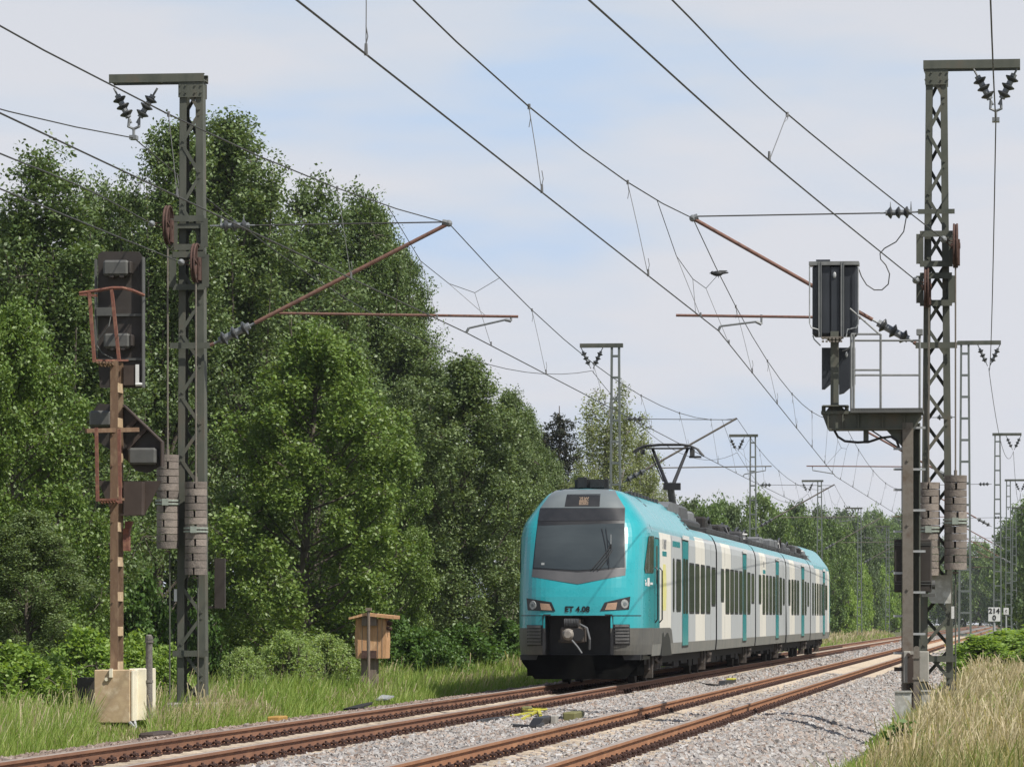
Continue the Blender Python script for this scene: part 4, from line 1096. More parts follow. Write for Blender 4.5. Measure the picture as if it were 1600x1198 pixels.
xl = [-13.65, -13.62, -13.75, -13.9, -13.9]; xr = [-2.1, -1.55, -1.35, -1.2, -1.1]
ordn = ['second', 'third', 'fourth', 'fifth', 'sixth']
whL = ['behind the train\'s cab, tallest grey left mast past the lattice one', 'above the train\'s second car, its V insulators clear against sky', 'above the train\'s rear cars, just topping the green trees', 'past the train\'s rear end, slim against the green trees', 'farthest and smallest beyond the train in the left row']
whR = ['closest behind the lattice mast right of the tracks', 'second behind the lattice mast, its crossarm above the white kilometre sign', 'third behind the lattice mast, in front of the dark trees', 'fourth behind the lattice mast, slim before the dark trees', 'farthest and smallest in the right row']
fl = far_mast(-1, xl[0], STA * 2, 'grey batten mast ' + whL[0]); fr = far_mast(1, xr[0], STA * 2, 'grey batten mast ' + whR[0])
for i in range(1, 5):
    c = copy_tree(fl); c.location = (xl[i], STA * (i + 2), -.5); c['label'] = 'grey batten mast ' + whL[i]
    c = copy_tree(fr); c.location = (xr[i], STA * (i + 2), -.5); c['label'] = 'grey batten mast ' + whR[i]

# ---- overhead line of each track: contact wire, messenger, droppers, stitch wires
CZ = 6.17
def overhead(side, X, label):
    t = empty('overhead_line', (X, STA, CZ), label, 'overhead line', 'overhead contact lines')
    sg = [0] * 9
    xs, xm, zc, zm = {}, {}, {}, {}
    for k in range(0, 8):
        st = (.30 if k % 2 else -.30)
        xs[k] = X + st; zc[k] = CZ - .04; zm[k] = 8.05; xm[k] = X + st * .4
    xs[1], zc[1] = STEADY[side].x, STEADY[side].z; xm[1], zm[1] = TIP[side].x, TIP[side].z
    s2 = (xl[0] + 4.25) if side < 0 else (xr[0] - 4.25)
    for k in range(2, 7):
        xx = (xl if side < 0 else xr)[k - 2]; xs[k] = xx - side * 4.25; xm[k] = xx - side * 4.05; zc[k] = 6.12
    xs[0] = X - (xs[1] - X); xm[0] = X - (xm[1] - X)
    sagm = 1.05
    cpt, mpt = [], []
    for k in range(0, 6):
        for i in range(12):
            u = i / 12; y = (k + u) * STA - .2
            cpt.append((xs[k] + (xs[k + 1] - xs[k]) * u, y, zc[k] + (zc[k + 1] - zc[k]) * u))
            mpt.append((xm[k] + (xm[k + 1] - xm[k]) * u, y, zm[k] + (zm[k + 1] - zm[k]) * u - 4 * sagm * u * (1 - u)))
    c_at = lambda y: Vector([np.interp(y, [p[1] for p in cpt], [p[i] for p in cpt]) for i in range(3)])
    m_at = lambda y: Vector([np.interp(y, [p[1] for p in mpt], [p[i] for p in mpt]) for i in range(3)])
    b = MB(); b.tube(cpt, .0095, 6); b.build('contact_wire', M['wire'], t)
    b = MB(); b.tube(mpt, .009, 6); b.build('messenger_wire', M['wire'], t)
    for k in range(1, 6):
        y0 = k * STA - .2
        A, B = m_at(y0 - 7), m_at(y0 + 7) if k < 6 else m_at(y0)
        low = Vector((xm[k], y0, zm[k] - 1.0))
        pts = [A, Vector((A.x * .55 + low.x * .45, y0 - 3.4, low.z + .10)), low, Vector((B.x * .55 + low.x * .45, y0 + 3.4, low.z + .10)), B]
        b = MB(); b.tube(pts, .006, 5); b.build('stitch_wire', M['wire'], t)
        for q in (pts[1], pts[3]):
            e = c_at(q.y); b = MB(); b.tube([q, e], .0045, 4); b.cyl(e + Vector((0, 0, .0)), e + Vector((0, 0, .07)), .016, .012, 5); b.build('dropper', M['thin'], t)
        b = MB(); q = low; e = Vector((c_at(y0 + 1.5).x - side * .35, y0, 6.45)); b.tube([q, e], .0045, 4); b.build('dropper', M['thin'], t)
    for k in range(0, 5):
        for j in range(1, 6):
            y = k * STA + 12 * j
            if y < 30: continue
            if k > 0 and j in (0,): continue
            q, e = m_at(y), c_at(y)
            q2 = q + Vector((0, 0, -.01))
            b = MB(); b.tube([q2, q2 + Vector((.018, 0, -.12)), q2 + Vector((.0, 0, -.22))], .0045, 4); b.tube([q2, q2 + (e - q2) * .5 + Vector((.004, 0, 0)), e], .0045, 4)
            b.cyl(e - Vector((0, 0, .01)), e + Vector((0, 0, .09)), .018, .013, 5); b.cyl(q - Vector((0, 0, .03)), q + Vector((0, 0, .03)), .018, .018, 5)
            b.tube([e + Vector((0, 0, .08)), e + Vector((.016, 0, .15)), e + Vector((.0, 0, .24))], .0045, 4)
            b.build('dropper', M['thin'], t)
    return t
ohl = overhead(-1, XL, 'overhead contact line with droppers above the left track and the train')
ohr = overhead(1, XR, 'overhead contact line with droppers above the empty right track')

# ---- feeder wires hung from the V insulators
def feeder(side, label):
    pts = []
    nodes = [Vector((FEED[side].x + (0 if side < 0 else .35), 0, FEED[side].z)), FEED[side]]
    for k in range(5):
        xx = (xl if side < 0 else xr)[k] + side * .78; nodes.append(Vector((xx, STA * (k + 2), 9.66)))
    for k in range(len(nodes) - 1):
        for i in range(16):
            u = i / 16; p = nodes[k].lerp(nodes[k + 1], u); p.z -= 4 * 1.36 * u * (1 - u); pts.append(p)
    pts.append(nodes[-1])
    b = MB(); b.tube(pts, .0105, 6); return b.build('feeder_wire', M['wire'], loc=FEED[side], label=label, cat='wire', group='feeder wires')
feeder(-1, 'single sagging feeder wire hung from the V insulators left of the tracks')
feeder(1, 'single near-vertical feeder wire hung from the V insulators right of the tracks')

# ---- wires that end on the near masts
def endwire(path, label, clampname='wire_clamp', r=.0095, loop=None):
    p = [onD(*q) for q in path]
    d = (p[0] - p[1]); p = [p[0] + d * 1.5] + p
    t = empty('tensioned_wire', p[-1], label, 'wire', 'tensioned wires ending on the masts')
    b = MB(); b.tube(p, r, 6); b.build('wire', M['wire'], t)
    e = p[-1]; u = (p[-2] - p[-1]).normalized()
    b = MB(); b.tube([e + u * .02, e + u * .22], [.035, .02], 6); b.bx(e.x - .05, e.x + .05, e.y - .1, e.y + .02, e.z - .05, e.z + .05); b.build(clampname, M['insulgrey'], t)
    wp = loop
    b = MB(); b.tube([e, wp], .011, 5); b.tube([e + Vector((0, 0, -.05)), wp + Vector((0, 0, -.08))], .011, 5); b.build('rope', M['rustwheel'], t)
    return t
dS = lambda px: (STA - .42 + 0) / ray(px, 500).y
wr1 = endwire([(1050, 0, 42), (1230, 178, 53), (1436, 335, dS(1472))], 'upper taut wire running down to the right mast\'s upper pulley', loop=onY(1493, 380, STA - .42)) if False else None
def endw(path, end, wheel, label):
    p = [onD(*q) for q in path] + [onY(end[0], end[1], STA - .7)]
    # smooth path through the points (Catmull-Rom)
    q = [p[0] + (p[0] - p[1]) * 1.2] + p
    out = []
    for i in range(len(q) - 1):
        a = q[max(i - 1, 0)]; b_, c = q[i], q[i + 1]; d = q[min(i + 2, len(q) - 1)]
        for k in range(8):
            t = k / 8; out.append(.5 * ((2 * b_) + (c - a) * t + (2 * a - 5 * b_ + 4 * c - d) * t * t + (3 * b_ - a - 3 * c + d) * t ** 3))
    out.append(q[-1])
    t = empty('tensioned_wire', out[-1], label, 'wire', 'tensioned wires ending on the masts')
    b = MB(); b.tube(out, .0095, 6); b.build('wire', M['wire'], t)
    e = out[-1]; wpt = onY(wheel[0], wheel[1], STA - .42)
    b = MB(); b.tube([e - (e - out[-2]).normalized() * .15, e], [.018, .04], 6); b.ball(e, .06, .08, .06, 8, 5); b.build('wire_clamp', M['insulgrey'], t)
    b = MB(); b.tube([e, wpt + Vector((0, 0, .06))], .010, 5); b.tube([e, wpt + Vector((0, 0, -.08))], .010, 5); b.build('rope', M['rustwheel'], t)
    return out
wA = endw([(1050, 0, 41), (1230, 178, 51.5)], (1474, 374), (1493, 384), 'upper of two taut wires ending on the right mast\'s pulleys')
wB = endw([(920, 0, 34), (1202, 251, 47)], (1431, 438), (1448, 449), 'lower of two taut wires ending on the right mast\'s pulleys')
wC = endw([(0, 240, 46), (140, 298, 58)], (237, 350), (263, 352), 'upper of two taut wires ending on the left mast\'s pulleys')
wD = endw([(0, 295, 46), (140, 352, 58)], (283, 410), (306, 411), 'lower of two taut wires ending on the left mast\'s pulleys')
def near_pt(pts, px, py):
    best = None
    for p in pts:
        v = p - Vector((0, 0, EYE)); d = v.y * CT - v.x * ST; x = (v.x * CT + v.y * ST) / d * F + HX; y = HY - v.z / d * F
        k = (x - px) ** 2 + (y - py) ** 2
        if best is None or k < best[0]: best = (k, p)
    return best[1]
a, c = near_pt(wA, 1228, 178), near_pt(wB, 1205, 250)
b = MB(); b.tube([a, a.lerp(c, .12) + Vector((.03, 0, 0)), a.lerp(c, .2)], .005, 4); b.tube([a, c], .0055, 5); b.cyl(c, c + Vector((0, 0, .1)), .02, .014, 6); b.cyl(a - Vector((0, 0, .04)), a + Vector((0, 0, .02)), .02, .02, 6)
b.build('dropper', M['thin'], loc=c, label='short dropper joining the two taut wires left of the right mast', cat='wire')
# jumper cable loops from the tie insulator to the taut wire and the signal
b = MB(); Y = STA - .5
P = lambda px, py: onY(px, py, Y)
b.tube([P(1416, 340), P(1412, 362), P(1400, 378), P(1382, 388), P(1375, 396), P(1376, 405), P(1384, 414), P(1390, 428), P(1388, 444), P(1378, 453), P(1366, 453), P(1354, 445), P(1346, 432), P(1341, 418)], .011, 6)
b.build('jumper_cable', M['wire'], loc=P(1376, 405), label='curly black jumper cable hanging beside the right mast above the signal', cat='cable')
# bird on the stitch wire
B0 = onY(1121, 427.5, STA + 3.2)
b = MB(); b.ball(B0, .095, .05, .048, 12, 8); b.ball(B0 + Vector((-.085, 0, .012)), .036, .034, .034, 8, 6); b.tube([B0 + Vector((.07, 0, .01)), B0 + Vector((.19, 0, .015))], [.03, .012], 6)
b.tube([B0 + Vector((-.115, 0, .01)), B0 + Vector((-.145, 0, .004))], [.010, .002], 5); b.tube([B0 + Vector((.02, 0, -.03)), B0 + Vector((.02, 0, -.075))], .006, 5)
b.tube([B0 + Vector((.03, .02, .03)), B0 + Vector((.17, .03, .05))], [.03, .006], 5)
b.build('bird', M['ink'], loc=B0, smooth=True, label='small dark bird perched on the overhead wire left of the signal', cat='bird')
# ------------------------------------------------------------------ left signal (seen from behind)
YS1 = 69.0
def Q(px, py, dy=0.0): return onY(px, py, YS1 + dy)
gz = -.42
base = Q(185, 1140)
sigL = empty('railway_signal', (base.x, YS1, gz), 'tall rusty signal seen from behind, its ochre post rising from a tan cabinet', 'railway signal', 'railway signals')
xa, xb = Q(176.5, 900).x, Q(188, 900).x; xt = Q(176.5, 900).x
b = MB()
zt = Q(0, 566).z
for y0 in (YS1 - .22, YS1 + .18):
    s = 1
    b.bx(xa, xb, y0, y0 + .012, gz, zt); b.bx(xa, xa + .012, y0, y0 + .06, gz, zt); b.bx(xb - .012, xb, y0 + .001, y0 + .06, gz, zt)
z = .6
while z < zt - .1:
    bt = MB(); bt.bx(xb - .012, xb + .004, YS1 - .21, YS1 + .21, z, z + .15); bt.bx(xa + .004, xb - .014, YS1 - .205, YS1 - .195, z + .02, z + .13); bt.build('batten_plate', M['boxtan'], sigL); z += .56
for z in (1.7, 2.4, 3.0, 3.9, 4.4): b.cyl(((xa + xb) / 2 - .02, YS1 - .24, z), ((xa + xb) / 2 - .02, YS1 - .215, z), .015, .015, 6)
b.build('post', M['sigpost'], sigL)
# main signal board
b = MB()
A = lambda px, py, dy=.25: Q(px, py, dy)
b.prism([A(153, 398), A(160, 393), A(217, 393), A(224, 403), A(224, 560), A(153, 560)], (0, .03, 0))
b.prism([A(153, 560), A(224, 560), A(224, 606), A(156, 606)], (0, .03, 0))
b.build('signal_board', M['sigbrown'], sigL)
b = MB(); p = A(224, 402); q = A(225.5, 606); b.bx(p.x, p.x + .018, p.y - .12, p.y + .06, q.z, p.z); p = A(151.5, 405); q = A(153, 430); b.bx(p.x - .02, p.x, p.y - .1, p.y + .05, A(0, 560).z, p.z)
p, q = A(153, 481), A(175, 494); b.bx(p.x, q.x, p.y - .12, p.y - .02, q.z, p.z)
for py in (491, 560): p, q = A(153, py), A(224, py + 3); b.bx(p.x, q.x, p.y - .05, p.y, q.z, p.z)
b.build('board_edge', M['siglamp'], sigL)
def lamp(px0, py0, px1, py1):
    p, q = A(px0, py0), A(px1, py1); b = MB(); b.cbox(p.x, q.x, p.y - .22, p.y - .005, q.z, p.z, .035)
    h = b.build('lamp_housing', M['siglamp'], sigL)
    b = MB(); b.cbox(q.x, q.x + .05, p.y - .2, p.y - .02, q.z + .03, p.z - .02, .015)
    for xx in (.35, .75): b.bx(p.x + (q.x - p.x) * xx - .03, p.x + (q.x - p.x) * xx + .03, p.y - .225, p.y - .12, q.z - .03, q.z)
    b.build('lamp_cover', M['sigbrown'], h)
lamp(165, 408, 204, 432); lamp(166, 522, 206, 545)
b = MB(); p, q = A(195, 571), A(214, 602); b.bx(p.x, q.x, p.y - .1, p.y - .03, q.z, p.z); b.build('indicator_box', M['sighood'], sigL)
b = MB(); p, q = A(214, 570), A(219, 601); b.bx(p.x, q.x, p.y - .12, p.y - .02, q.z, p.z); b.cyl((p.x, p.y - .1, q.z), (q.x + .06, p.y - .1, q.z), .03, .03, 8); b.build('white_strip', M['white'], sigL)
b = MB(); b.tube([A(173, 495, .1), A(170, 510, .05), A(154, 530, .1), A(152, 540, .12), A(160, 552, .1), A(176, 560, .05)], .01, 5); b.build('cable', M['siglamp'], sigL)
# rusty climbing guards
b = MB()
yf = -.55
G = lambda px, py, dy=yf: Q(px, py, dy)
b.bar(G(139.5, 454), G(147.5, 566), .05, .05); b.bar(G(174.5, 452), G(186, 562), .05, .05)
b.tube([G(124, 458), G(140, 456), G(175, 450), G(192, 450), G(205, 453), G(224, 461, .1)], .03, 6); b.bar(G(124, 460), G(152, 462), .04, .04)
b.bar(G(148, 563), G(199, 563, .1), .05, .03); b.build('guard_rail', M['redrust'], sigL)
b = MB()
for i in range(5): b.bar(G(152 + i * 5, 566, yf), G(152 + i * 5 + 7, 572, yf + .5), .03, .03)
b.build('step_grating', M['sigpost'], sigL)
b = MB()
b.bar(G(150.5, 668), G(152.5, 783), .05, .05); b.bar(G(186, 670), G(188, 786), .05, .05); b.build('guard_rail', M['redrust'], sigL)
b = MB(); b.bar(G(134, 673), G(216, 671, .1), .07, .07); b.bar(G(188, 780, -.1), G(201, 780, .1), .06, .04); b.build('guard_bar', M['sigpost'], sigL)
b = MB()
for i in range(6): b.bar(G(153 + i * 5, 780, yf), G(153 + i * 5 + 7, 786, yf + .45), .025, .03)
b.bar(G(153, 780), G(186, 780), .03, .03); b.build('step_grating', M['redrust'], sigL)
# lower boards
b = MB(); b.prism([A(141, 648), A(154, 630), A(195, 633), A(253, 690), A(253, 727), A(230, 739), A(212, 735), A(197, 718), A(150, 688), A(141, 668)], (0, .03, 0))
p = A(141, 648); b.build('warning_board', M['sigbrown'], sigL)
b = MB(); b.bar(A(194, 633, .2), A(254.5, 691, .2), .2, .02); b.bar(A(254, 690, .2), A(254, 728, .2), .2, .02, (1, 0, 0)); b.bar(A(199, 701, .2), A(230, 668, .2), .06, .09, (0, 1, 0)); b.bar(A(199, 670, .2), A(214, 655, .2), .06, .08, (0, 1, 0)); b.build('board_hood', M['sighood'], sigL)
def lamp2(px0, py0, px1, py1, nm):
    p, q = A(px0, py0), A(px1, py1); b = MB(); b.cbox(p.x, q.x, p.y - .2, p.y - .005, q.z, p.z, .035); b.build(nm, M['siglamp'], sigL)
lamp2(143, 642, 177, 667, 'lamp_housing'); lamp2(204, 700, 247, 726, 'lamp_housing')
b = MB(); p = A(152, 751, .15)
b.prism([A(153, 751, .2), A(252, 751, .2), A(226, 804, .2), A(176, 804, .2)], (0, .03, 0)); b.prism([A(193, 752, -.05), A(222, 752, -.05), A(221, 804, -.05), A(193, 804, -.05)], (0, .26, 0)); b.bx(A(193, 0).x, A(224, 0).x, YS1 - .06, YS1 + .25, A(0, 806).z, A(0, 804).z)
b.build('hopper_board', M['sighood'], sigL)
b = MB(); b.prism([A(195, 814, .15), A(207, 814, .15), A(202, 830, .15), A(195, 830, .15)], (0, .1, 0)); b.bx(A(195, 0).x, A(205, 0).x, YS1 + .1, YS1 + .2, A(0, 861).z, A(0, 826).z); b.build('bracket', M['redrust'], sigL)

# signal cabinet at the foot of the post
t = empty('signal_cabinet', (Q(176, 1130).x, YS1 - .5, Q(0, 1150).z), 'stained tan metal cabinet on a dark foot below the rusty signal', 'cabinet')
K = lambda px, py, dy=-.75: Q(px, py, dy)
p, q = K(147, 1046), K(203, 1129); b = MB(); b.cbox(p.x, q.x, p.y, p.y + .55, q.z, p.z, .012); b.build('door', M['boxtan'], t)
b = MB(); b.cbox(q.x + .012, q.x + .05, p.y + .03, p.y + .55, q.z + .03, p.z - .01, .008); b.build('side_panel', M['boxlit'], t)
p2, q2 = Q(211, 1044, -.35), Q(229, 1125, -.35); b = MB(); b.cbox(q.x - .1, q2.x, p2.y, p2.y + .75, q2.z, p2.z, .012); b.build('rear_box', M['boxlit'], t)
b = MB(); a_ = K(171, 1046, -.78); b.bx(a_.x, a_.x + .05, a_.y - .02, a_.y + .04, a_.z - .12, a_.z + .02); b.cyl((a_.x - .05, a_.y - .0, a_.z - .15), (a_.x - .05, a_.y + .05, a_.z - .15), .03, .03, 10); b.build('latch', M['boxlit'], t)
b = MB(); b.bx(p.x + .12, q.x - .03, p.y + .1, p.y + .45, gz - .2, q.z); b.build('foot', M['sigbrown'], t)
b = MB(); b.tube([K(203, 1128), K(212, 1138, -.9), K(226, 1152, -1.0)], .025, 6); b.tube([K(208, 1120, -.5), K(214, 1140, -.8)], .03, 6); b.build('cable_conduit', M['galv'], t)
p, q = Q(120, 1058, .2), Q(148, 1105, .2); b = MB(); b.cbox(p.x, q.x, p.y, p.y + .3, q.z - .5, p.z, .01); b.build('junction_box', M['sigbrown'], loc=(p.x, p.y, q.z - .5), label='low dark box in the grass left of the tan cabinet', cat='box')
p, q = Q(233, 991, -.3), Q(233, 1133, -.3); b = MB()
b.tube([(p.x, p.y, q.z - .3), (p.x, p.y, p.z - .02)], .055, 10); b.tube([(p.x, p.y, p.z - .02), (p.x, p.y, p.z)], [.05, .03], 10)
for zz, r_ in ((p.z - .06, .066), (p.z - .11, .07), (p.z - .75, .066)): b.tube([(p.x, p.y, zz - .02), (p.x, p.y, zz + .02)], r_, 10)
b.build('marker_post', M['lichenpost'], loc=(p.x, p.y, q.z - .3), label='short lichen covered round post beside the tan signal cabinet', cat='post')
p = onY(240, 1147, 62.0); b = MB(); b.cbox(p.x - .12, p.x + .12, p.y - .5, p.y + .9, -.30, -.20, .03); b.build('cable_duct_cover', M['sighood'], loc=p, label='flat dark cover lying on brown ballast below the tan cabinet', cat='cover')

# ------------------------------------------------------------------ wooden box on a post
YW = 92.0
W = lambda px, py, dy=0: onY(px, py, YW + dy)
t = empty('wooden_box_post', (W(577, 1085).x, YW, -.4), 'weathered orange wooden box with sloping lid, on a post by the bushes', 'wooden box')
p, q = W(556, 966), W(601, 1028); b = MB(); b.prism([W(556, 966), W(602, 966), W(604, 1000), W(603, 1028), W(556, 1028), W(554, 1000)], (0, .55, 0)); b.build('cabinet', M['wood'], t)
b = MB()
for px in (566, 574, 590, 597): a_ = W(px, 966); b.bx(a_.x - .006, a_.x + .006, a_.y - .006, a_.y, q.z + .02, p.z)
b.build('plank_gap', M['woodgrey'], t)
b = MB(); a_, c = W(547, 963), W(617, 966)
b.prism([(a_.x, YW - .2, a_.z - .02), (a_.x + .35, YW - .2, a_.z + .08), (c.x, YW - .2, a_.z + .02), (c.x, YW - .2, a_.z - .05), (a_.x + .35, YW - .2, a_.z + .02), (a_.x, YW - .2, a_.z - .06)], (0, .95, 0)); b.build('lid', M['wood'], t)
b = MB(); a_, c = W(565, 958, -.12), W(588, 977, -.12); b.bx(a_.x, c.x, a_.y, a_.y + .1, c.z, a_.z); b.build('iron_plate', M['woodgrey'], t)
b = MB(); a_ = W(576, 952, -.2); b.tube([(a_.x, a_.y, -.5), (a_.x, a_.y, a_.z)], .032, 8); b.bx(a_.x - .06, a_.x + .06, a_.y - .05, a_.y + .05, a_.z - .02, a_.z + .04); b.build('pole', M['woodgrey'], t)
b = MB(); a_, c = W(564, 1028, .1), W(588, 1062, .1); b.bx(a_.x, c.x, a_.y, a_.y + .35, -.5, a_.z); b.build('stump', M['woodgrey'], t)
b = MB(); a_, c = W(565, 1016, -.05), W(588, 1028, -.05); b.bx(a_.x, c.x, a_.y, a_.y + .03, c.z, a_.z); b.cyl((W(603, 972).x, YW + .2, W(0, 972).z), (W(610, 975).x, YW + .2, W(0, 975).z), .06, .05, 10); b.cyl((W(603, 981).x, YW + .1, W(0, 981).z), (W(611, 982).x, YW + .1, W(0, 982).z), .04, .04, 10); b.build('fitting', M['rustwheel'], t)

# ------------------------------------------------------------------ right signal on its bracket
YB = 68.0
S = lambda px, py, dy=0: onY(px, py, YB + dy)
sigR = empty('bracket_signal', (S(1420, 1100).x, YB, -.3), 'signal on a railed bracket platform, its steel post right of the tracks', 'railway signal', 'railway signals')
b = MB()
x0, x1, x2, x3 = S(1410.5, 0).x, S(1427, 0).x, S(1428.5, 0).x, S(1438, 0).x; zt = S(0, 668).z
x0, x1, x2, x3 = S(1410.5, 900).x, S(1427, 900).x, S(1428.5, 900).x, S(1438, 900).x
b.bx(x0, x1, YB - .12, YB - .10, -.5, zt); b.bx(x0, x0 + .012, YB - .10, YB - .02, -.5, zt); b.bx(x1 - .012, x1, YB - .10, YB - .02, -.5, zt)
for z in (.9, 1.9, 2.9, 3.9, 4.4): b.cyl(((x0 + x1) / 2, YB - .14, z), ((x0 + x1) / 2, YB - .12, z), .022, .022, 8)
b.build('post', M['mastrust'], sigR)
b = MB(); b.bx(x1 - .02, x3, YB + .10, YB + .12, -.5, zt); b.bx(x3 - .02, x3, YB - .02, YB + .10, -.5, zt); b.bx(x0 - .02, x0 - .008, YB - .0, YB + .12, -.5, zt); b.build('rear_channel', M['mast'], sigR)
for px0, px1, ps in ((1426, 1446, (668, 733, 797, 861, 925, 990)), (1396, 1413, (701, 733, 765, 830, 895, 962, 1020))):
    for py in ps:
        p, q = S(px0, py, -.02), S(px1, py, -.02); b = MB(); b.bar((p.x, p.y, p.z), (q.x, q.y, q.z), .05, .035); b.build('ladder_rung', M['galv'], sigR)
# bracket beam with platform
b = MB(); b.prism([S(1283, 643, -.1), S(1440, 643, -.1), S(1440, 655, -.1), S(1425, 670, -.1), S(1293, 670, -.1)], (0, .02, 0)); b.prism([S(1283, 643, .3), S(1440, 643, .3), S(1440, 655, .3), S(1425, 670, .3), S(1293, 670, .3)], (0, .02, 0))
p, q = S(1283, 643, -.1), S(1440, 646, -.1); b.bx(p.x, q.x, p.y - .03, p.y + .45, q.z, p.z + .01); p, q = S(1294, 669, -.1), S(1410, 671, -.1); b.bx(p.x, q.x, p.y - .03, p.y + .45, q.z, p.z)
for px in (1293, 1316, 1340, 1378, 1412): p, q = S(px, 646, -.12), S(px + 2, 669, -.12); b.bx(p.x, q.x, p.y - .02, p.y + .01, q.z, p.z)
b.prism([S(1384, 671), S(1412, 671), S(1412, 700), S(1400, 688)], (0, .04, 0)); p, q = S(1349, 671), S(1357, 692); b.bx(p.x, q.x, p.y, p.y + .1, q.z, p.z)
b.build('bracket_beam', M['mast'], sigR)
b = MB(); p, q = S(1329, 640, -.35), S(1441, 641, -.35)
b.bx(p.x, q.x, p.y, p.y + .03, q.z - .03, q.z + .04); b.bx(p.x, q.x, p.y + 1.0, p.y + 1.03, q.z - .03, q.z + .04)
n = 26
for i in range(n + 1): xx = p.x + (q.x - p.x) * i / n; b.bar((xx, p.y, q.z), (xx, p.y + 1.0, q.z), .012, .05)
for i in range(8): b.bar((p.x, p.y + i * .14, q.z - .01), (q.x, p.y + i * .14, q.z - .01), .012, .04)
b.build('platform_grating', M['siglamp'], sigR)
b = MB()
for dy, cols, bars in ((-.3, (1330, 1334, 1376, 1437), ((1336, 1436, 532), (1336, 1436, 586), (1330, 1376, 522), (1332, 1376, 578))),):
    for px in cols: p, q = S(px, 640, dy), S(px, 522 if px < 1400 else 520, dy); b.tube([p, q], .021, 6)
    for a_, c, py in bars: b.tube([S(a_, py, dy), S(c, py, dy)], .018, 6)
b.tube([S(1328, 482, -.3), S(1375, 523, -.3)], .016, 6); p = S(1437, 520, -.3); b.cbox(p.x - .05, p.x + .05, p.y - .05, p.y + .05, p.z - .04, p.z + .06, .01)
b.build('railing', M['sigframe'], sigR)
b = MB()
for px in (1334, 1437): b.tube([S(px, 640, .6), S(px, 530, .6)], .021, 6)
b.tube([S(1334, 532, .6), S(1437, 532, .6)], .018, 6); b.tube([S(1334, 586, .6), S(1437, 586, .6)], .018, 6)
b.build('railing', M['sigframe'], sigR)
b = MB(); p, q = S(1296.5, 0).x, S(1310.5, 0).x; p, q = S(1298, 600).x, S(1310.5, 600).x; b.bx(p, q, YB - .08, YB - .06, S(0, 643).z, S(0, 528).z); b.bx(p, p + .012, YB - .06, YB + .05, S(0, 643).z, S(0, 528).z); b.bx(q - .012, q, YB - .06, YB + .05, S(0, 643).z, S(0, 528).z)
b.prism([S(1290, 643), S(1298, 632), S(1311, 632), S(1324, 643)], (0, .02, 0)); b.bx(S(1286, 643).x, S(1326, 643).x, YB - .2, YB + .2, S(0, 643).z, S(0, 641).z)
for px in (1287, 1323): a_ = S(px, 638); b.bx(a_.x - .03, a_.x + .03, a_.y - .04, a_.y + .04, a_.z - .05, a_.z + .04)
b.build('head_post', M['mast'], sigR)
p, q = S(1269, 414), S(1340, 525); b = MB(); b.cbox(p.x, q.x, YB + .02, YB + .30, q.z, p.z, .04); hd = b.build('signal_head', M['slate'], sigR)
b = MB(); pm, qm = S(1299, 418), S(1311, 522); b.bx(pm.x, qm.x, YB - .02, YB + .03, qm.z, pm.z); b.bx(S(1275, 0).x, S(1297, 0).x, YB + .005, YB + .03, S(0, 520).z, S(0, 418).z)
pm, qm = S(1271, 418), S(1297, 520); b.bx(pm.x, qm.x, YB + .0, YB + .03, qm.z, pm.z)
b.build('rear_door', M['slate'], hd)
b = MB(); pm = S(1304, 430); b.ball((pm.x, YB - .03, pm.z), .028, .02, .05, 10, 6); b.build('lock', M['galv'], hd)
b = MB()
for px in (1281.5, 1316.5): a_, c = S(px - 2.5, 409), S(px + 2.5, 527); b.bx(a_.x, c.x, YB - .06, YB - .02, c.z, a_.z); b.bx(c.x - .008, c.x, YB - .075, YB - .02, c.z, a_.z)
a_, c = S(1264, 409), S(1342, 414); b.bx(a_.x, c.x, YB - .05, YB + .34, c.z, a_.z); b.build('mounting_rail', M['sigframe'], sigR)
b = MB(); b.tube([S(1265, 416, -.05), S(1265, 505, -.05), S(1268, 512, -.05), S(1279, 515, -.05), S(1281, 526, -.05)], .012, 6); b.tube([S(1341, 416, -.05), S(1341, 506, -.05), S(1338, 512, -.05), S(1324, 515, -.05), S(1322, 527, -.05)], .012, 6)
b.tube([S(1270, 524), S(1272, 530), S(1282, 540)], .012, 6); b.build('wire_guard', M['galv'], sigR)
b = MB(); a_, c = S(1284, 523), S(1318, 527); b.bx(a_.x, c.x, YB - .22, YB + .05, c.z - .02, c.z)
for i in range(6):
    for j in range(2): xx = a_.x + (c.x - a_.x) * (i + .2) / 6; b.bx(xx, xx + .035, YB - .225, YB - .2, c.z - .09 + j * .045, c.z - .06 + j * .045)
b.prism([S(1290, 529, -.05), S(1315, 529, -.05), S(1310, 536, -.05), S(1299, 536, -.05)], (0, .1, 0)); b.build('head_foot', M['mastrust'], sigR)
p, q = S(1284, 543, .2), S(1335, 606, .2); b = MB(); b.prism([S(1284, 543, .25), S(1336, 543, .25), S(1336, 600, .25), S(1326, 607, .25), S(1318, 614, .25), S(1311, 616, .25), S(1311, 600, .25), S(1297, 600, .25), S(1288, 608, .25), S(1284, 608, .25)], (0, .15, 0)); lh = b.build('distant_signal_head', M['slate'], sigR)
b = MB(); pm = S(1322.5, 554, .24); b.ball((pm.x, pm.y, pm.z), .025, .02, .045, 10, 6); b.tube([S(1316, 548, .2), S(1324, 546, .1), S(1332, 537, -.1)], .01, 5); b.build('lock', M['galv'], lh)
b = MB(); b.tube([S(1303, 671), S(1309, 682), S(1320, 689), S(1340, 691), S(1358, 690), S(1376, 684), S(1392, 682), S(1401, 688), S(1405, 700)], .02, 7); b.tube([S(1360, 671, .3), S(1405, 700, .1)], .012, 5); b.build('cable', M['black'], sigR)
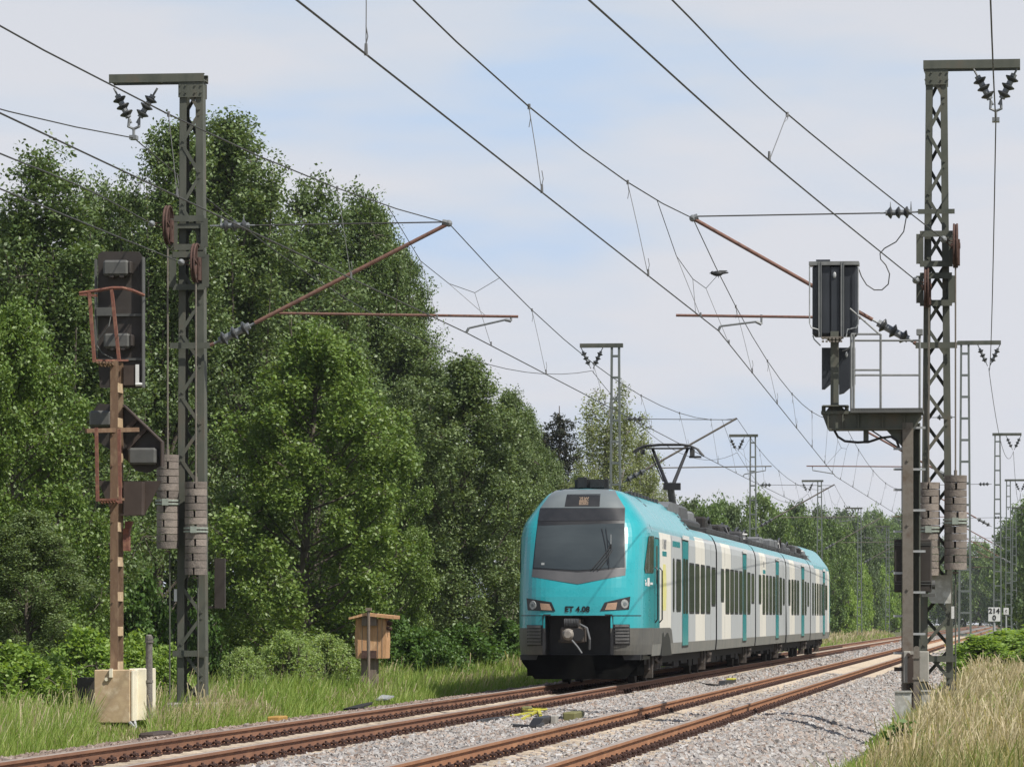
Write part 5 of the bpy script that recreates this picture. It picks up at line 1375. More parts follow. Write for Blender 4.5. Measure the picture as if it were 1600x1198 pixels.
# apparatus case, junction boxes and foot
p, q = S(1397, 842, .2), S(1455, 925, .2); b = MB(); b.cbox(p.x, q.x, p.y, p.y + .35, q.z, p.z, .015); cs = b.build('apparatus_case', M['sigbrown'], sigR)
b = MB()
for py in (850, 853, 909, 913): a_ = S(0, py, .2).z; b.bx(p.x - .004, q.x + .004, p.y - .012, p.y, a_ - .012, a_)
a_ = S(1456, 913, .2); b.cyl((a_.x, a_.y + .05, a_.z), (a_.x + .05, a_.y + .05, a_.z), .07, .07, 12); a_, c = S(1440, 927, .2), S(1461, 932, .2); b.bx(a_.x, c.x, a_.y, a_.y + .2, c.z, a_.z); b.build('case_trim', M['siglamp'], cs)
p, q = S(1411.5, 1017, -.35), S(1451, 1067, -.35); b = MB()
a_ = S(1423, 0, -.35).x; c = S(1437, 0, -.35).x
b.cbox(p.x, S(1422, 1020, -.35).x, p.y + .05, p.y + .25, q.z, p.z, .01); b.cbox(S(1436, 1020, -.35).x, q.x, p.y + .05, p.y + .25, q.z + .02, p.z, .01); b.bx(p.x, q.x, p.y + .22, p.y + .25, q.z, p.z)
jb = b.build('junction_box', M['jbox'], sigR)
b = MB(); a_, c = S(1418, 1022, -.33), S(1427, 1066, -.33); b.bx(a_.x, c.x, a_.y - .0, a_.y + .1, c.z, a_.z); b.cyl((S(1419.5, 1021, -.36).x, YB - .38, S(0, 1021, -.36).z), (S(1419.5, 1021, -.36).x, YB - .30, S(0, 1021, -.36).z), .03, .03, 10); b.bx(S(1397, 0, -.1).x, S(1412, 0, -.1).x, YB - .1, YB - .05, S(0, 1046).z, S(0, 1040).z); b.bx(S(1417, 1070).x, S(1421, 1070).x, YB - .2, YB, -.4, S(0, 1066).z); b.bx(S(1425, 1070).x, S(1429, 1070).x, YB - .2, YB, -.4, S(0, 1066).z); b.build('box_bracket', M['sighood'], sigR)
p = S(1432, 1009, -.6); b = MB(); b.bx(p.x - .045, p.x + .045, p.y - .045, p.y + .045, -.6, p.z - .02); b.prism([(p.x - .045, p.y - .045, p.z - .02), (p.x + .045, p.y - .045, p.z - .02), (p.x + .02, p.y - .045, p.z), (p.x - .02, p.y - .045, p.z)], (0, .09, 0))
for py in (1025, 1057): a_ = S(0, py, -.6).z; b.bx(p.x - .06, p.x + .06, p.y - .06, p.y + .05, a_ - .015, a_ + .015)
b.build('marker_post', M['mastrust'], loc=(p.x, p.y, -.6), label='slim rusty square post in front of the bracket signal\'s junction box', cat='post')
for (px0, px1, py0, py1, lab) in ((1398, 1424, 1081, 1122, 'pale upright slab in the grass left of the slim rusty post'), (1440, 1454, 1080, 1104, 'narrow pale upright slab in the grass right of the slim rusty post')):
    p, q = S(px0, py0, -.9), S(px1, py1, -.9); b = MB(); b.bx(p.x, q.x, p.y, p.y + .06, -.7, p.z); b.bx(p.x - .01, q.x + .01, p.y - .02, p.y + .08, p.z, p.z + .025); b.build('cable_slab', M['plate'], loc=(p.x, p.y, -.7), label=lab, cat='slab', group='pale slabs at the signal foot')

# ------------------------------------------------------------------ kilometre signs
def sign(px, py, Yd, lines, label, w, h):
    p = onY(px, py, Yd); t = empty('kilometre_sign', (p.x, Yd, -.3), label, 'sign', 'kilometre signs')
    b = MB(); b.cbox(p.x - w / 2, p.x + w / 2, Yd - .02, Yd, p.z - h / 2, p.z + h / 2, .006); bd = b.build('board', M['white'], t)
    b = MB(); b.tube([(p.x, Yd + .03, -.6), (p.x, Yd + .03, p.z + h / 2 - .05)], .035, 8); b.build('post', M['galv'], t)
    for tx, dz, sz in lines: text(tx, sz, 'number', M['ink'], bd, (p.x, Yd - .026, p.z + dz), FRONT, .002)
YK = 125.0
sign(1553.5, 959.5, YK, [('214', .095, .20), ('0', -.10, .20)], 'white kilometre sign reading 214 over 0 beside the green hedge', .34, .40)
sign(1572, 954.5, 170, [('6', -.02, .2)], 'smaller farther white sign with one digit right of the kilometre sign', .20, .26)

# ------------------------------------------------------------------ small things on the ballast between the tracks
def gnd(px, py, z=-.2):
    r = ray(px, py); return Vector((0, 0, EYE)) + r * ((z - EYE) / r.z)
p = gnd(820, 1116)
t = empty('cable_hook', p, 'bright yellow loop handled cable clamp lying between the tracks', 'clamp')
b = MB(); zf = .03
ring = [gnd(836, 1109.5, -.13) + Vector((.19 * math.cos(2 * math.pi * i / 14), .62 * math.sin(2 * math.pi * i / 14), .02)) for i in range(15)]
b.tube(ring, .017, 6); h0 = gnd(829, 1113, -.15); h1 = gnd(800, 1118, -.17)
b.bar(h0, h1, .07, .035); b.bar(h0 + Vector((.1, -.1, .02)), gnd(816, 1123, -.16), .05, .03); b.bar(gnd(842, 1110, -.13), gnd(845, 1118, -.15), .05, .04); b.build('loop_handle', M['yel'], t)
b = MB(); q = gnd(823, 1111, -.15); b.cbox(q.x - .08, q.x + .08, q.y - .2, q.y + .2, -.2, -.06, .02); b.build('clamp_block', M['olive'], t)
b = MB(); b.tube([gnd(744, 1126, -.18), gnd(770, 1122, -.16), gnd(795, 1120, -.17), gnd(812, 1119, -.17)], .022, 6); b.tube([gnd(752, 1127, -.18), gnd(790, 1124, -.18), gnd(815, 1125, -.18)], .02, 6); b.build('hose', M['black'], t)
p = gnd(852, 1131); t = empty('track_sensor', p, 'black trackside sensor with hose, right beside the orange rail', 'sensor', 'trackside sensors')
a_, c = gnd(842, 1133, -.17), gnd(866, 1126, -.17); b = MB(); b.prism([a_ + Vector((0, 0, 0)), c, c + Vector((0, 0, .09)), a_ + Vector((.05, .2, .11))], (-.16, 0, 0)); b.build('sensor_body', M['black'], t)
b = MB(); q = gnd(868, 1126, -.15); b.cbox(q.x - .06, q.x + .03, q.y - .2, q.y + .15, -.22, -.06, .01); b.build('mounting_block', M['jbox'], t)
b = MB(); b.tube([gnd(800, 1133, -.19), gnd(820, 1134, -.17), gnd(838, 1135, -.16), gnd(848, 1131, -.14)], .03, 7); b.build('hose', M['roofdark'], t)
a_, c = gnd(889, 1126, -.2), gnd(908, 1123, -.2); b = MB(); b.cbox(a_.x - .10, a_.x + .10, a_.y, c.y + .1, -.26, -.06, .02); b.build('trackside_box', M['olive'], loc=a_, label='small olive green box on gravel next to the black sensor', cat='box')
p = gnd(1138, 1068); t = empty('track_sensor', p, 'distant black and yellow sensor at the end of a cable between tracks', 'sensor', 'trackside sensors')
a_, c = gnd(1133, 1069.5, -.18), gnd(1150, 1066, -.18); b = MB(); b.prism([a_, c, c + Vector((0, 0, .08)), a_ + Vector((0, .1, .10))], (-.16, 0, 0)); b.build('sensor_body', M['black'], t)
b = MB(); q = c + Vector((-.08, -.3, .09)); b.cbox(q.x - .09, q.x + .09, q.y - .9, q.y + .3, q.z - .01, q.z + .03, .01); b.build('lid', M['yel'], t)
b = MB(); b.tube([gnd(1086, 1065, -.18), gnd(1100, 1068.5, -.18), gnd(1118, 1070, -.17), gnd(1134, 1068.5, -.15)], .03, 6); b.build('hose', M['black'], t)
p = gnd(432, 1126, -.22); b = MB(); b.cbox(p.x - .10, p.x + .10, p.y - .3, p.y + .5, -.30, -.14, .015); b.build('ochre_box', M['ochre'], loc=p, label='small ochre yellow box on brown ballast left of the left track', cat='box')
p = gnd(565, 1106, -.22); b = MB(); b.prism([(p.x - .2, p.y - .9, -.24), (p.x + .1, p.y - 1.1, -.22), (p.x + .16, p.y + .2, -.16), (p.x + .05, p.y + 1.0, -.15), (p.x - .16, p.y + .9, -.19)], (0, 0, .035)); b.build('rubber_flap', M['under'], loc=p, label='black rubber flap lying on brown ballast left of the left track', cat='rubber flap')
p = gnd(598, 1094, -.22); b = MB(); b.prism([p + Vector((-.12, -.3, 0)), p + Vector((.14, -.4, .02)), p + Vector((.16, .5, .06)), p + Vector((-.1, .6, .08))], (0, 0, .03)); b.build('slate_piece', M['galv'], loc=p, label='pale flat slab lying on brown ballast near the wooden box', cat='slab')
# ------------------------------------------------------------------ vegetation
LM = {}
LM['aspen'] = leafmat('aspen_leaf', (0.082, 0.13, 0.042), (0.122, 0.178, 0.062), (0.185, 0.24, 0.105), trans=.27, rough=.42)
LM['maple'] = leafmat('maple_leaf', (0.088, 0.152, 0.032), (0.13, 0.205, 0.044), (0.19, 0.262, 0.07), trans=.27, rough=.45)
LM['willow'] = leafmat('grey_green_leaf', (0.096, 0.145, 0.052), (0.14, 0.195, 0.074), (0.2, 0.255, 0.112), trans=.27, rough=.45)
LM['bush'] = leafmat('bush_leaf', (0.17, 0.275, 0.055), (0.235, 0.345, 0.08), (0.31, 0.42, 0.125), trans=.4, rough=.5)
LM['bramble'] = leafmat('dark_bush_leaf', (0.063, 0.127, 0.028), (0.092, 0.172, 0.039), (0.127, 0.207, 0.057), trans=.3, rough=.45)
LM['herb'] = leafmat('pale_herb_leaf', (0.2, 0.29, 0.085), (0.27, 0.365, 0.13), (0.35, 0.43, 0.19), trans=.4, rough=.55)
LM['spruce'] = leafmat('spruce_needle', (.018, .026, .013), (.028, .036, .018), (.050, .042, .024), trans=.05, rough=.7)
LM['birch'] = leafmat('birch_leaf', (0.16, 0.195, 0.075), (0.21, 0.25, 0.1), (0.27, 0.3, 0.15), trans=.3, rough=.5)
LM['far'] = leafmat('distant_leaf', (0.1, 0.165, 0.048), (0.14, 0.215, 0.064), (0.19, 0.26, 0.09), trans=.34, rough=.5, spread=.35)
LM['fardark'] = leafmat('distant_dark_leaf', (0.078, 0.125, 0.046), (0.108, 0.16, 0.062), (0.145, 0.195, 0.088), trans=.3, rough=.55, spread=.35)

def leaf_quads(r, C, size, asp=.62, flat=.5):
    n = len(C)
    nrm = r.normal(size=(n, 3)); nrm[:, 2] = np.abs(nrm[:, 2]) * 1.0 + flat; nrm /= np.linalg.norm(nrm, axis=1)[:, None]
    a = np.cross(nrm, r.normal(size=(n, 3))); a /= np.linalg.norm(a, axis=1)[:, None] + 1e-9
    b = np.cross(nrm, a); s = size * r.uniform(.6, 1.3, n)[:, None]
    a *= s * .5; b *= s * .5 * asp
    V = np.stack([C - a, C - b + a * .1, C + a, C + b + a * .1], 1).reshape(-1, 3)
    return V, np.arange(n * 4).reshape(-1, 4)
def env_at(env, t): return np.interp(t, [e[0] for e in env], [e[1] for e in env])
def tree_data(seed, h, rad, env, nl, up=.7, clump=.5, nleaf=70, lsize=.15, tz=.08, trunk=.16, twigs=5, asp=.62, droop=0.0, leaders=0, lean=0.0, inner=.3, flat=.5, bough=.8, spire=1.0):
    r = np.random.default_rng(seed); b = MB(); C = []
    tp = [(0, 0, -.3)]
    ph = r.uniform(0, 6)
    for i in range(1, 8):
        t = i / 7; tp.append((math.sin(ph + t * 3) * .03 * h * t + lean * t * t * h, math.cos(ph + t * 2.3) * .03 * h * t, h * .93 * t))
    b.tube(tp, [trunk * (1 - .9 * i / 7) + .015 for i in range(8)], 8)
    tpa = np.array(tp)
    def trunk_at(z): return np.array([np.interp(z, tpa[:, 2], tpa[:, k]) for k in range(3)])
    for i in range(nl):
        t = tz + (1 - tz) * ((i + r.uniform(0, 1)) / nl) ** .85
        az = i * 2.39996 + r.uniform(-.5, .5); R_ = rad * env_at(env, t) * r.uniform(.5, 1.14)
        z1 = t * h * r.uniform(.97, 1.03); z0 = max(.12 * h * min(1, t * 3), z1 - R_ * up - .05 * h)
        p0 = trunk_at(z0); c_ = trunk_at(z1)
        p1 = np.array([c_[0] + math.cos(az) * R_, c_[1] + math.sin(az) * R_, z1])
        m = (p0 + p1) / 2 + np.array([0, 0, -.10 * R_ * (1 if up > .3 else -1)]) + r.normal(size=3) * .05 * R_
        b.tube([p0, m, p1], [max(.012, trunk * .32 * (1 - t * .6)), .03, .010], 5)
        bg_ = bough * r.uniform(.6, 1.3) * (.55 + .45 * env_at(env, t))
        cb = p1 * .86 + m * .14
        for k in range(twigs):
            if k < twigs * .22:
                f = inner + (.9 - inner) * r.uniform(); q = (1 - f) ** 2 * p0 + 2 * f * (1 - f) * m + f * f * p1
                e = q + r.normal(size=3) * np.array([.3, .3, .2]) * bg_
            else:
                d_ = r.normal(size=3); d_ /= np.linalg.norm(d_)
                d_ *= np.array([1, 1, spire if d_[2] > 0 else .75]); q = cb; e = cb + d_ * bg_ * r.uniform(.35, 1.0)
            if k % 2 == 0: b.tube([q, (q + e) / 2 + np.array([0, 0, .03]), e], [.014, .010, .005], 4)
            cr = clump * r.uniform(.55, 1.25); n = int(nleaf * r.uniform(.6, 1.3) * (cr / clump) ** 1.5)
            P = r.normal(size=(n, 3)) * cr * np.array([.55, .55, .46])
            if droop: P[:, 2] -= np.abs(r.normal(size=n)) * droop
            C.append(e + P)
    for i in range(leaders):
        az = i * 2.39996 + r.uniform(-.4, .4); rr_ = rad * r.uniform(.25, .85); zt_ = h * r.uniform(.72, 1.0) * (1 - .12 * (rr_ / rad))
        p0 = trunk_at(h * .35); p1 = trunk_at(zt_) + np.array([math.cos(az) * rr_, math.sin(az) * rr_, 0]); p1[2] = zt_
        m = p0 * .45 + p1 * .55; m[:2] = p0[:2] * .2 + p1[:2] * .8
        b.tube([p0, m, p1], [trunk * .4, .04, .012], 5)
        for k in range(int(h * 2.2)):
            f = r.uniform(.35, 1.0); e = (1 - f) ** 2 * p0 + 2 * f * (1 - f) * m + f * f * p1 + r.normal(size=3) * np.array([.32, .32, .2]) * rad * .42 * (1.15 - f) ** .7
            cr = clump * r.uniform(.5, 1.1); n = int(nleaf * r.uniform(.5, 1.2) * (cr / clump) ** 1.5)
            C.append(e + r.normal(size=(n, 3)) * cr * np.array([.5, .5, .55]))
    C = np.concatenate(C)
    kz = h / np.percentile(C[:, 2], 99.85); C[:, 2] *= kz; b.v = [(x, y, z * kz if z > 0 else z) for x, y, z in b.v]
    C[:, 2] = np.maximum(C[:, 2], .05)
    V, Fq = leaf_quads(r, C, lsize, asp, flat)
    return b, V, Fq
def make_tree(name, loc, label, cat, data, lm, bm, group=None, scale=(1, 1, 1), rz=0):
    b, V, Fq = data
    t = empty(name, (0, 0, 0), label, cat, group)
    b.build('trunk', bm, t); npmesh('crown', V, Fq, lm, t)
    t.location = loc; t.scale = scale; t.rotation_euler = (0, 0, rz)
    return t
def again(src, loc, label, scale=(1, 1, 1), rz=0, group=None, lm=None):
    c = copy_tree(src); c.location = loc; c.scale = scale; c.rotation_euler = (0, 0, rz); c['label'] = label
    if group: c['group'] = group
    return c
GZ = -.5
def spot(px, top, X):
    p = onX(px, top, X); return Vector((X, p.y, GZ)), p.z - GZ, F / (p.y * CT - X * ST)   # where, height, pixels per metre

ASP = [(0, .5), (.12, .85), (.35, 1.05), (.6, 1.0), (.78, .8), (.9, .52), (.97, .28), (1, .1)]
RND = [(0, .55), (.12, .85), (.35, 1.0), (.6, .95), (.8, .72), (.92, .42), (1, .1)]
MAP = [(0, .65), (.12, .95), (.35, 1.05), (.6, .95), (.8, .74), (.93, .44), (1, .15)]
GA = 'aspens in the tall clump left of the tracks'
def asp_at(px, top, hw, X): return spot(px, top, X) + (hw,)
L1, h1, s1 = spot(372, 186, -25)
a1 = make_tree('aspen_tree', L1, 'tallest aspen, its tip just right of the left lattice mast top', 'tree', tree_data(11, h1, 128 / s1, ASP, 56, up=1.0, clump=.36, nleaf=56, lsize=.135, twigs=24, trunk=.2, bough=1.0, spire=1.5, leaders=16, tz=.22), LM['aspen'], M['trunk'], GA)
L2, h2, s2 = spot(100, 238, -24)
a2 = make_tree('aspen_tree', L2, 'leftmost tall aspen, its tip left of the signal head', 'tree', tree_data(12, h2, 128 / s2, ASP, 50, up=1.0, clump=.33, nleaf=56, lsize=.118, twigs=24, trunk=.18, bough=.9, spire=1.5, leaders=15, tz=.24), LM['aspen'], M['trunk'], GA)
def aspen(src, hs, rs, px, top, hw, X, label, rz):
    L_, h, s = spot(px, top, X); k = hw / s / rs
    return again(src, L_, label, (k, k, h / hs), rz, GA)
aspen(a1, h1, 108 / s1, 250, 196, 92, -24.5, 'tall aspen whose tip stands just left of the left lattice mast', 2.1)
aspen(a2, h2, 118 / s2, 488, 286, 92, -25, 'aspen of middle height with its tip above the red cantilever tube', 1.2)
aspen(a1, h1, 108 / s1, 588, 322, 72, -25, 'rightmost tall aspen, its tip below the red cantilever tip', 4.0)
aspen(a2, h2, 118 / s2, 175, 300, 90, -28, 'lower aspen between the two tips left of the lattice mast', 3.3)
aspen(a1, h1, 108 / s1, 8, 330, 80, -27, 'aspen cut off by the left edge of the photo', 5.2)
aspen(a2, h2, 118 / s2, 425, 300, 90, -29, 'aspen filling the gap behind the tallest aspen', .5)
aspen(a1, h1, 108 / s1, 318, 232, 90, -26.5, 'aspen directly behind the left lattice mast', 1.4)
aspen(a2, h2, 118 / s2, 540, 300, 82, -26, 'aspen between the two rightmost tall aspen tips', 2.7)
aspen(a1, h1, 108 / s1, 622, 392, 62, -24.5, 'shorter aspen at the right end of the tall clump', .8)
aspen(a2, h2, 118 / s2, 165, 285, 80, -26, 'aspen just right of the leftmost tall aspen', 5.0)
aspen(a1, h1, 108 / s1, 660, 520, 80, -23, 'low aspen behind the grey green trees left of the train', 5.9)

L_, h, s = spot(478, 512, -18.8)
m1 = make_tree('maple_tree', L_, 'broad bright green maple right of the left lattice mast', 'tree', tree_data(21, h, 172 / s, MAP, 84, tz=.10, up=.45, clump=.27, nleaf=56, lsize=.112, twigs=24, trunk=.17, droop=.10, bough=.62), LM['maple'], M['trunk'], 'bright green maples')
hm, rm = h, 172 / s
L_, h, s = spot(25, 476, -19.5)
again(m1, L_, 'bright green maple at the left edge behind the rusty signal', (150 / s / rm, 150 / s / rm, h / hm), 2.4, 'bright green maples')
L_, h, s = spot(590, 640, -18.2)
again(m1, L_, 'smaller maple standing behind the wooden box', (85 / s / rm, 85 / s / rm, h / hm), 4.4, 'bright green maples')
GW = 'grey green trees left of the train'
L_, h, s = spot(712, 560, -17.6)
w1 = make_tree('willow_tree', L_, 'largest grey green tree close left of the train', 'tree', tree_data(31, h, 105 / s, RND, 74, up=.8, clump=.27, nleaf=58, lsize=.102, twigs=24, trunk=.14, bough=.60, spire=1.3), LM['willow'], M['trunk'], GW)
hw_, rw = h, 105 / s
for px, top, hw, X, lab, rz in [(792, 612, 66, -18.2, 'narrow grey green tree directly left of the train\'s cab roof', 1.5), (835, 672, 52, -19, 'low grey green tree behind the train\'s cab roof', 3.0), (640, 600, 70, -20, 'grey green tree squeezed between maple and larger grey green tree', 4.6)]:
    L_, h, s = spot(px, top, X); k = hw / s / rw; again(w1, L_, lab, (k, k, h / hw_), rz, GW)
for px, top, hw, X, lab, rz in [(868, 722, 44, -21, 'low grey green tree at the foot of the taller dark spruce', 2.0), (902, 742, 40, -20.5, 'low grey green tree between spruce and pale birch', 5.1), (815, 640, 50, -19.5, 'grey green tree midway down the slope to the spruces', .3)]:
    L_, h, s = spot(px, top, X); k = hw / s / rw; again(w1, L_, lab, (k, k, h / hw_), rz, GW)
L_, h, s = spot(50, 800, -18.5); k = 95 / s / rw
again(w1, L_, 'low grey green bush tree in the shade at the left edge', (k, k, h / hw_), 2.2, GW)

# bushes
BSH = [(0, .9), (.3, 1.0), (.6, .85), (.85, .5), (1, .15)]
GB = 'leafy bushes along the left trackside'
L_, h, s = spot(130, 985, -16.6); L_.z = -.45; hb, rb = h, 70 / s
b1 = make_tree('leafy_bush', L_, 'light green bush behind the tan signal cabinet, left part', 'bush', tree_data(41, h, 70 / s, BSH, 40, up=.9, clump=.15, nleaf=30, lsize=.095, twigs=9, bough=.26, trunk=.03, tz=.1, inner=.15), LM['bush'], M['trunk'], GB)
for px, top, hw, X, lab, rz in [(20, 1010, 70, -16.4, 'light green bush at the left edge of the photo', 1.1), (212, 992, 55, -16.5, 'light green bush between signal post and marker post', 2.0), (262, 1012, 40, -15.8, 'light green bush in front of the left lattice mast', 3.2), (75, 1030, 60, -16.0, 'low light green bush left of the dark box', 4.1)]:
    L_, h, s = spot(px, top, X); L_.z = -.45; k = hw / s / rb; again(b1, L_, lab, (k, k, h / hb), rz, GB)
L_, h, s = spot(445, 988, -15.4); L_.z = -.45; hh, rh = h, 62 / s
b2 = make_tree('willowherb_bush', L_, 'feathery pale green bush right of the left lattice mast', 'bush', tree_data(42, h, 62 / s, BSH, 60, up=1.6, clump=.13, nleaf=30, lsize=.075, twigs=7, bough=.16, spire=2.0, trunk=.02, tz=.1, inner=.15, asp=.35), LM['herb'], M['trunk'], GB)
for px, top, hw, X, lab, rz in [(512, 994, 58, -15.2, 'feathery pale green bush between lattice mast and wooden box', 1.3), (382, 1015, 46, -15.3, 'low feathery bush at the foot of the left lattice mast', 2.3), (548, 1030, 34, -14.8, 'low feathery bush beside the wooden box', 4.3)]:
    L_, h, s = spot(px, top, X); L_.z = -.45; k = hw / s / rh; again(b2, L_, lab, (k, k, h / hh), rz, GB)
GBR = 'dark bramble bushes left of the train'
L_, h, s = spot(655, 985, -15.8); L_.z = -.45; hb2, rb2 = h, 60 / s
b3 = make_tree('bramble_bush', L_, 'dark green bramble just right of the wooden box', 'bush', tree_data(43, h, 60 / s, BSH, 44, up=.7, clump=.16, nleaf=34, lsize=.11, twigs=9, bough=.26, trunk=.03, tz=.1, inner=.15), LM['bramble'], M['trunk'], GBR)
for px, top, hw, X, lab, rz in [(725, 978, 60, -15.9, 'dark green bramble midway between wooden box and train', .8), (795, 975, 55, -16, 'dark green bramble beside the train\'s left front corner', 2.7), (690, 1000, 40, -14.6, 'low dark green bramble nearest the rails', 3.9), (620, 965, 45, -16.6, 'dark green bramble behind the wooden box', 5.0), (770, 960, 60, -17, 'dark green bramble under the grey green trees', 1.9)]:
    L_, h, s = spot(px, top, X); L_.z = -.45; k = hw / s / rb2; again(b3, L_, lab, (k, k, h / hb2), rz, GBR)

# spruce and birches behind the train
def spruce_data(seed, h, rad):
    r = np.random.default_rng(seed); b = MB(); C = []
    b.tube([(0, 0, -.3), (0, 0, h)], [.16, .02], 7)
    for i in range(84):
        t = .12 + .86 * i / 84; az = i * 2.39996 + r.uniform(-.6, .6); R_ = rad * 2.1 * (1.04 - t) ** .7 * r.uniform(.35, 1.2) + .1
        p0 = np.array([0, 0, t * h]); p1 = np.array([math.cos(az) * R_, math.sin(az) * R_, t * h - R_ * .28])
        b.tube([p0, (p0 + p1) / 2 + np.array([0, 0, -.05]), p1], [.03, .02, .006], 4)
        n = int(60 + R_ * 130)
        f = r.uniform(.12, 1, n)[:, None]; P = p0 + (p1 - p0) * f + r.normal(size=(n, 3)) * np.array([.13, .13, .06]); P[:, 2] -= np.abs(r.normal(size=n)) * .17
        C.append(P)
    V, Fq = leaf_quads(r, np.concatenate(C), .20, .3, .0)
    return b, V, Fq
L_, h, s = spot(874, 634, -22); hs_, rs_ = h, 46 / s
sp1 = make_tree('spruce_tree', L_, 'dark drooping spruce behind the train, left of the birch', 'tree', spruce_data(51, h, 46 / s), LM['spruce'], M['trunk'], 'dark spruces behind the train')
L_, h, s = spot(846, 664, -23); k = 44 / s / rs_
again(sp1, L_, 'smaller dark spruce left of the taller spruce', (k, k, h / hs_), 2.0, 'dark spruces behind the train')
L_, h, s = spot(948, 602, -21); hbi, rbi = h, 52 / s
bi1 = make_tree('birch_tree', L_, 'tall pale birch with drooping twigs behind the second left mast', 'tree', tree_data(52, h, 66 / s, [(0, .6), (.25, .9), (.5, 1), (.78, .95), (.93, .7), (1, .3)], 36, up=.9, clump=.32, nleaf=44, lsize=.15, twigs=14, trunk=.13, droop=.8, asp=.5, bough=.75, leaders=8), LM['birch'], M['bark_birch'], 'pale birches behind the train')
for px, top, hw, X, lab, rz in [(995, 655, 40, -21.5, 'pale birch just left of the pantograph', 2.2), (912, 725, 40, -19.5, 'low pale birch directly above the train\'s cab roof', 3.9), (1022, 735, 26, -22, 'small pale birch behind the pantograph pole', 1.0)]:
    L_, h, s = spot(px, top, X); k = hw / s / rbi; again(bi1, L_, lab, (k, k, h / hbi), rz, 'pale birches behind the train')

# the tree line far behind the train and at the end of the line
RF = [(0, .7), (.12, .9), (.4, 1.0), (.65, .95), (.82, .8), (.94, .5), (1, .2)]
r1 = tree_data(61, 9.7, 3.6, RF, 44, up=.6, clump=.5, nleaf=26, lsize=.30, twigs=14, trunk=.2, bough=1.0)
r2 = tree_data(62, 9.7, 3.5, [(0, .7), (.2, .95), (.5, 1), (.75, .85), (.92, .5), (1, .15)], 44, up=.8, clump=.5, nleaf=26, lsize=.30, twigs=14, trunk=.2, bough=1.1, spire=1.3)
GF = 'green trees in the row behind the train'
rt = None
rowA = [(1052, 790, -21, 34), (1078, 772, -25, 36), (1106, 776, -21, 34), (1128, 770, -26, 30), (1150, 782, -21, 28), (1186, 760, -24, 34), (1215, 790, -20, 28), (1240, 778, -24, 30), (1262, 796, -20, 26), (1290, 800, -19, 26), (1272, 786, -30, 30), (1318, 806, -19.5, 26), (1338, 796, -26, 28), (1355, 815, -19, 22), (1378, 800, -24, 26), (1395, 812, -20, 20), (1410, 800, -27, 24), (1428, 808, -22, 20), (1446, 812, -22, 18), (1322, 790, -36, 30), (1362, 788, -36, 28), (1402, 796, -38, 26)]
wordsA = ['first and nearest, directly right of the pantograph', 'second from the pantograph', 'third from the pantograph, before the third left mast', 'just left of the third left mast', 'low one right behind the third left mast', 'tallest, between third and fourth left masts', 'low one left of the fourth left mast', 'behind the fourth left mast', 'low one right of the fourth left mast', 'above the train\'s last car', 'taller one behind the last car', 'right beyond the train\'s rear end', 'second beyond the train\'s rear end', 'low one left of the sixth left mast', 'behind the sixth left mast', 'low, close to the bracket signal post', 'just left of the bracket signal post', 'hidden partly by the bracket signal post', 'seen through the gap beside the bracket signal post', 'back row, over the fifth left mast', 'back row, left of the sixth left mast', 'back row, near the bracket signal post']
r0, r0b = None, None
for i, (px, top, X, hw) in enumerate(rowA):
    L_, h, s = spot(px, top, X); k = hw * 1.3 / s / 3.5
    lab = 'row tree behind the train: ' + wordsA[i]
    if i == 0: rt = make_tree('broadleaf_tree', L_, lab, 'tree', r1, LM['far'], M['trunk'], GF, (k, k, h / 10), 0)
    elif i == 1: rt2 = make_tree('broadleaf_tree', L_, lab, 'tree', r2, LM['fardark'], M['trunk'], GF, (k, k, h / 10), 0)
    else: again(rt if i % 3 != 1 else rt2, L_, lab, (k, k, h / 10), i * 1.7, GF)
GS = 'light green shrubs beyond the train'
bs = None
for i, (px, top, X, hw, lab) in enumerate([(1316, 905, -17.5, 24, 'light green shrub right beside the train\'s rear end'), (1345, 878, -18, 22, 'light green shrub second from the train\'s rear end'), (1375, 872, -18, 20, 'light green shrub halfway between train and bracket signal post'), (1398, 885, -17, 16, 'light green shrub nearest to the bracket signal post'), (1335, 930, -16.8, 14, 'small light green shrub in front of the taller shrubs')]):
    L_, h, s = spot(px, top, X); k = hw / s / rb
    c = again(b1, L_, lab, (k, k, h / hb), i * 1.3, GS)
    c['category'] = 'shrub'
GR = 'dark trees at the right behind the far masts'
for i, (X, Y, h, hw, lab) in enumerate([(2.6, 330, 14.0, 3.6, 'dark green tree at the right edge, nearest behind the hedge'), (.8, 430, 14.5, 4.0, 'dark green tree left of the one at the right edge'), (3.6, 520, 19, 5.0, 'tallest dark green tree at the right edge'), (.2, 620, 18.5, 5.0, 'dark green tree right above the kilometre sign'), (-2.2, 760, 19.5, 5.4, 'dark green tree left of the kilometre sign')]):
    again(rt2 if i % 2 == 0 else rt, Vector((X, Y, GZ)), lab, (hw / 3.5, hw / 3.5, h / 10), i * 2.1 + .4, GR)
GE = 'dark trees closing the far end of the line'
xs_ = [-21, -16.5, -13.5, -10, -7, -4, -1, 3, 7]
wE = ['leftmost, seen left of the bracket signal post', 'directly behind the bracket signal post', 'right of the bracket signal post', 'seen between the post and the lattice mast', 'seen through the lattice mast', 'between the lattice mast and first batten mast', 'behind the far batten masts', 'behind the kilometre sign', 'rightmost, at the edge of the photo']
for i, X in enumerate(xs_):
    again(rt2 if i % 3 else rt, Vector((X, 900 + (i % 3) * 14, GZ)), 'dark tree closing the line: ' + wE[i], (1.5, 1.5, [1.7, 1.9, 1.6, 1.85, 1.55, 1.9, 2.1, 2.2, 2.0][i]), i * 1.9, GE)
thick = None
LM['thick'] = leafmat('shade_toned_thicket_leaf', (.022, .042, .014), (.034, .06, .02), (.05, .08, .028), trans=.15, rough=.6)  # shade under the canopy is put into this leaf colour
GT = 'dark thicket trees deep behind the aspens'
